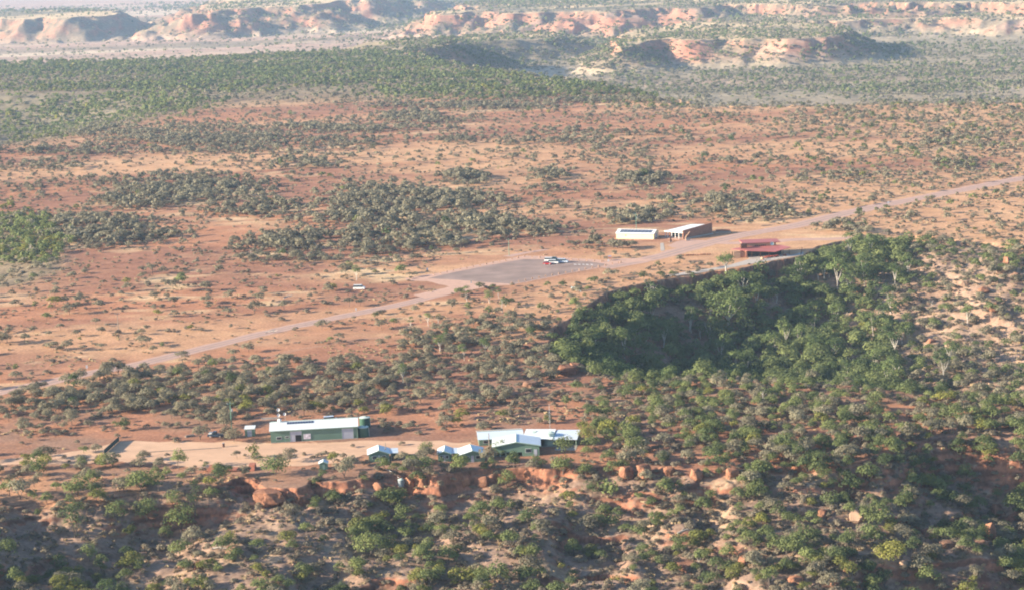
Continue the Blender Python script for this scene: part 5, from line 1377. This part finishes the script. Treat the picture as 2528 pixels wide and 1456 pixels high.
def car(px, py, rz, L, W, H, paint, label, kind='hatch', scale=1.0):
    x, y = P(px, py)
    root = empty('parked_car', (x, y, .085), rz, label, 'car' if kind != 'van' else 'van')
    hx = L / 2; z0 = .32; zb = H * .56
    if kind == 'hatch': body = [(-hx, z0), (hx, z0), (hx, zb * .86), (hx * .95, zb), (hx * .45, zb + .03), (-hx * .92, zb + .04), (-hx, zb * .8)]; cab = [(hx * .48, zb), (hx * .12, H), (-hx * .62, H), (-hx * .93, zb)]
    elif kind == 'ute': body = [(-hx, z0), (hx, z0), (hx, zb * .86), (hx * .95, zb), (hx * .45, zb + .03), (-hx * .97, zb), (-hx, zb * .8)]; cab = [(hx * .52, zb), (hx * .28, H), (-hx * .12, H), (-hx * .20, zb)]
    else: body = [(-hx, z0), (hx, z0), (hx, zb * .8), (hx * .93, zb), (-hx * .96, zb + .02), (-hx, zb * .8)]; cab = [(hx * .72, zb), (hx * .45, H), (-hx * .95, H), (-hx * .98, zb)]
    MB().prism(body, 'y', -W / 2, W / 2).build('body', M[paint], root)
    cw = W / 2 - .1
    cb = MB(); n = len(cab)
    vs = [(p, -cw + (.0 if q < H - .01 else .12), q) for p, q in cab] + [(p, cw - (.0 if q < H - .01 else .12), q) for p, q in cab]
    cb.add(vs, [tuple(range(n))[::-1], tuple(range(n, 2 * n))] + [(i, (i + 1) % n, (i + 1) % n + n, i + n) for i in range(n)])
    g = cb.build('cabin_glass', M['glass'], root)
    xa, xb = cab[1][0], cab[2][0]
    MB().box(xb - .03, xa + .03, -cw + .10, cw - .10, H + .003, H + .06).build('roof', M[paint], root)
    for sx in (-.62, .64):
        for s in (-1, 1):
            r = .33; wv = []
            wb = MB(); m = 14
            for yy_, rr in ((s * (W / 2 - .2), r), (s * (W / 2 + .02), r)):
                wv += [(sx * hx + rr * math.cos(6.283 * k / m), yy_, .33 + rr * math.sin(6.283 * k / m)) for k in range(m)]
            wb.add(wv, [(k, (k + 1) % m, (k + 1) % m + m, k + m) for k in range(m)] + [tuple(range(m)), tuple(range(m, 2 * m))])
            wh = wb.build('wheel', M['rubber'], root)
            rb = MB(); rv = []
            for yy_ in (s * (W / 2 + .023), s * (W / 2 + .045)):
                rv += [(sx * hx + .24 * math.cos(6.283 * k / m), yy_, .33 + .24 * math.sin(6.283 * k / m)) for k in range(m)]
            rb.add(rv, [(k, (k + 1) % m, (k + 1) % m + m, k + m) for k in range(m)] + [tuple(range(m)), tuple(range(m, 2 * m))]).build('rim', M['hub'], wh)
    for s in (-1, 1):
        MB().box(hx - .02, hx + .03, s * W * .36 - .16, s * W * .36 + .16, zb * .62, zb * .80).build('headlight', M['white'], root)
        MB().box(-hx - .03, -hx + .02, s * W * .38 - .12, s * W * .38 + .12, zb * .62, zb * .82).build('tail_light', M['red_paint'], root)
    return root
car(*q7(1655, 222), -.25, 3.9, 1.7, 1.5, 'red_paint', 'small red hatchback nearest the camera in the car park', 'hatch')
car(*q7(1725, 212), -.25, 4.9, 1.9, 1.85, 'white_paint', 'white four-wheel-drive parked right behind the red hatchback', 'van')
car(*q7(1682, 188), -.25, 4.9, 1.9, 1.9, 'white_paint', 'white wagon at the rear left of the parked group', 'van')
car(*q7(1745, 180), -.25, 4.7, 1.9, 1.8, 'green_paint', 'dark green car between the white vehicles', 'hatch')
car(*q7(1830, 202), -.25, 5.0, 1.95, 1.85, 'blue_paint', 'pale blue wagon at the right end of the parked group', 'van')
car(887, 715, -.15, 5.2, 2.0, 2.1, 'white_paint', 'white and blue van parked alone beyond the road', 'van')
car(533, 1078, 3.05, 5.1, 1.9, 1.75, 'dark_paint', 'dark utility with pale tray parked left of the tiny green shed', 'ute')
x, y = P(527, 1077)
root = empty('tool_tray', (x, y, .9), 3.05 + math.pi, 'pale tray cover on the parked dark utility', 'tray')
MB().box(-1.4, 1.0, -.9, .9, 0.11, .45).build('cover', M['white'], root); MB().box(-1.38, .98, -.88, .88, .453, .52).build('lid', M['metal'], root)
car(816, 1040, .2, 4.6, 1.85, 1.7, 'blue_paint', 'pale car just visible behind the long shed roof', 'van')

# sign board, small signs, picnic structures
x, y = P(*q7(2335, 180))
root = empty('sign_board', (x, y, 0), -.15, 'two-panel brown information board at the car park corner', 'sign')
for q in (-1.9, 0, 1.7): MB().box(q - .07, q + .07, .03, .15, -.3, 2.5).build('post', M['pole'], root)
MB().box(-2.0, .1, -.05, .027, 1.1, 2.35).build('panel', M['sign_brown'], root)
p_ = MB().box(.2, 1.8, -.05, .027, .9, 2.6).build('panel', M['sign_red'], root); MB().box(.3, 1.7, -.075, -.053, 2.15, 2.5).build('header', M['sign_blue'], p_)
def round_sign(px, py, h, r, label, mat='white'):
    x, y = P(px, py); root = empty('road_sign', (x, y, 0), .1, label, 'sign')
    MB().tube([(0, 0, -.3), (0, 0, h)], [.05, .05], 6).build('post', M['metal'], root)
    MB().box(-r, r, -.09, -.053, h - 2 * r * 1.5, h).build('panel', M[mat], root)
round_sign(*q7(2342, 190), 1.3, .45, 'low white sign beside the brown information board')
round_sign(215, 915, 2.2, .38, 'white road sign at the left end of the gravel road')
round_sign(879, 769, 1.6, .3, 'small white sign at the roadside below the van')
round_sign(2193, 505, 1.8, .45, 'white road sign far along the road to the right')
round_sign(*q7(307, 302), 1.7, .35, 'small blue sign left of the car park', 'sign_blue')
x, y = P(*q7(800, 432))
root = empty('fee_post', (x, y, 0), 0, 'grey slotted post standing in the pale gravel by the car park', 'post')
MB().box(-.3, .3, -.2, .2, -.2, 1.0).build('body', M['metal'], root); MB().box(-.36, .36, -.26, .26, 1.003, 1.5).build('hood', M['concrete'], root)
a = P(*q7(1925, 492)); c = P(*q7(2030, 525))
root = empty('lookout_rail', (a[0], a[1], 0), math.atan2(c[1] - a[1], c[0] - a[0]), 'pale turquoise shelter rail near the gorge path', 'railing')
Lr = float(np.linalg.norm(c - a))
for i in range(6): MB().box(i * Lr / 5 - .06, i * Lr / 5 + .06, -.06, .06, -.2, 1.1).build('post', M['turq'], root)
for z in (.45, .75, 1.05): MB().box(-.1, Lr + .1, -.10, -.063, z, z + .12).build('rail', M['turq'], root)
# bins, barrels
def barrel(px, py, label, mat='rust'):
    x, y = P(px, py); root = empty('barrel', (x, y, 0), 0, label, 'barrel')
    MB().lathe([(.38, 0), (.38, .4), (.42, .42), (.38, .45), (.38, .9), (.42, .92), (.38, .95), (.38, 1.3)], 14).build('body', M[mat], root)
    MB().lathe([(.40, 1.303), (.40, 1.36), (.1, 1.40)], 14).build('lid', M['metal'], root)
barrel(552, 1103, 'dark barrel standing in front of the brown-green tree in the yard')
# shade cloth fence
a, rz, L = frame2((257, 1121), (294, 1088))
root = empty('fence', (a[0], a[1], 0), rz, 'dark shade-cloth fence crossing the open ground toward the camera', 'fence')
n = 9
for i in range(n + 1): MB().tube([(L * i / n, 0, -.4), (L * i / n, 0, 1.7)], [.05, .05], 6).build('post', M['metal'], root)
MB().box(0, L, -.09, -.053, .1, 1.6).build('screen', M['mesh_green'], root)
# log edging of the yard
a, rz, L = frame2((345, 1118), (548, 1105))
tag(MB().tube([(0, 0, .12), (L * .3, .3, .14), (L * .6, -.2, .12), (L, 0, .12)], [.16, .15, .16, .14], 7).build('log_kerb', M['pole'], None, (a[0], a[1], 0), rz), 'long dark log kerb lying across the gravel yard', 'log')
# red earth bank with end mounds
a, rz, L = frame2((528, 1164), (614, 1161))
root = empty('loading_bank', (a[0], a[1], 0), rz, 'red-brown earth loading bank with raised ends beside the yard', 'bank')
MB().prism([(-.6, -.4), (4.0, -.4), (3.6, .25), (.2, .35)], 'x', 0, L).build('bank', M['earth'], root)
MB().prism([(-1.2, -.4), (4.4, -.4), (3.0, 1.5), (.6, 1.4)], 'x', -1.6, -.003).build('end_mound', M['earth'], root)
MB().prism([(-1.2, -.4), (4.4, -.4), (3.0, 1.7), (.6, 1.5)], 'x', L + .003, L + 1.8).build('end_mound', M['earth'], root)
MB().box(.3, L - .3, -.75, -.6, -.3, .42).build('rail', M['rust'], root)
# slab and pallets behind the long shed
a, rz, L = frame2((645, 1036), (690, 1034))
root = empty('water_trough', (a[0], a[1], 0), rz, 'long pale trough on the ground behind the long shed', 'trough')
MB().box(0, L, 0, .12, 0, .5).box(0, L, 1.1, 1.22, 0, .5).box(0, .12, .123, 1.097, 0, .5).box(L - .12, L, .123, 1.097, 0, .5).build('rim', M['concrete'], root)
MB().box(.123, L - .123, .123, 1.097, -.1, .3).build('floor', M['tank_grey'], root)
# fallen dead trees
def dead_tree(px, py, rz, s, label):
    p = hitmany([(px, py)])[0]; r = np.random.default_rng(int(px))
    b = MB().tube([(0, 0, .3), (2, .2, .8), (4.4, 0, .7)], [.26, .2, .08], 6)
    for i in range(6):
        a_ = r.normal() * .8; b.tube([(1 + i * .5, .1, .6), (2.2 + i * .5, math.sin(a_) * 1.2, .7 + .9 * r.random()), (3.2 + i * .4, math.sin(a_) * 2.1, .8 + 1.2 * r.random())], [.1, .07, .03], 5)
    o = b.build('fallen_tree', M['dead'], None, (p[0], p[1], p[2]), rz); o.scale = (s, s, s)
    tag(o, label, 'dead tree')
dead_tree(524, 1356, -.35, 1.0, 'bleached fallen tree on the shaded slope above the leaning slab')
dead_tree(1672, 1318, .3, 1.1, 'grey fallen trunk below the end of the bare cliff')
dead_tree(700, 738, .6, 1.0, 'fallen grey branches beside the mulga thicket near the road')
dead_tree(655, 822, .1, 1.0, 'bleached fallen branches at the roadside bend')
def snag(px, py, h, label):
    p = hitmany([(px, py)])[0]; r = np.random.default_rng(int(px * 3)); root = empty('dead_tree', tuple(p), r.random() * 6, label, 'dead tree')
    MB().tube([(0, 0, -.4), (.1, 0, h * .5), (.3, .1, h)], [.22, .15, .03], 6).build('trunk', M['dead'], root)
    b = MB()
    for i in range(8):
        a_ = i * 2.4; z = h * (.35 + .07 * i); q = h * .24
        b.tube([(.1, 0, z), (.1 + q * .6 * math.cos(a_), q * .6 * math.sin(a_), z + q * .4), (.1 + q * math.cos(a_), q * math.sin(a_), z + q)], [.08, .05, .02], 5)
    b.build('branches', M['dead'], root)
snag(1612, 748, 8.5, 'bare white dead tree overhanging the gorge head')
snag(1240, 770, 5.5, 'leafless grey tree in the bush south of the car park')
snag(1885, 1000, 5.0, 'leafless tree in the dense scrub between gorge and cliff')
snag(620, 640, 5.0, 'leafless tree on the near edge of the big mulga thicket')
snag(2300, 770, 5.5, 'leafless tree on the pale gorge flank')

def woodpile(px, py, label):
    x, y = P(px, py); root = empty('log_pile', (x, y, 0), .4, label, 'log pile')
    for i in range(4): MB().tube([(-1.5, i * .34, .17), (1.5, i * .34 + .05, .17)], [.16, .15], 7).build('log', M['pole'], root)
    for i in range(3): MB().tube([(-1.4, .17 + i * .34, .46), (1.4, .17 + i * .34, .46)], [.15, .15], 7).build('log', M['pole'], root)
woodpile(470, 1078, 'dark pile of logs at the back of the yard near the shade-cloth fence')
x, y = P(1015, 1133)
root = empty('water_trough', (x, y, 0), .2, 'small blue-white trough beside the lone cabin', 'trough')
MB().box(-1.4, 1.4, -.5, .5, 0, .45).build('body', M['roof_blue'], root); MB().box(-1.3, 1.3, -.4, .4, .453, .50).build('water', M['glass'], root)

# ------------------------------------------------------------------ haze
def haze():
    b = MB().box(-16000, 16000, -300, 26000, -92, 168)
    m = bpy.data.materials.new('haze'); m.use_nodes = True; t = m.node_tree; t.nodes.clear()
    pv = t.nodes.new('ShaderNodeVolumePrincipled'); o = t.nodes.new('ShaderNodeOutputMaterial')
    pv.inputs['Color'].default_value = (0.52, 0.72, 1.0, 1); pv.inputs['Density'].default_value = 0.00006
    pv.inputs['Anisotropy'].default_value = 0.0
    t.links.new(pv.outputs[0], o.inputs['Volume'])
    tag(b.build('haze', m), kind='stuff')
haze()
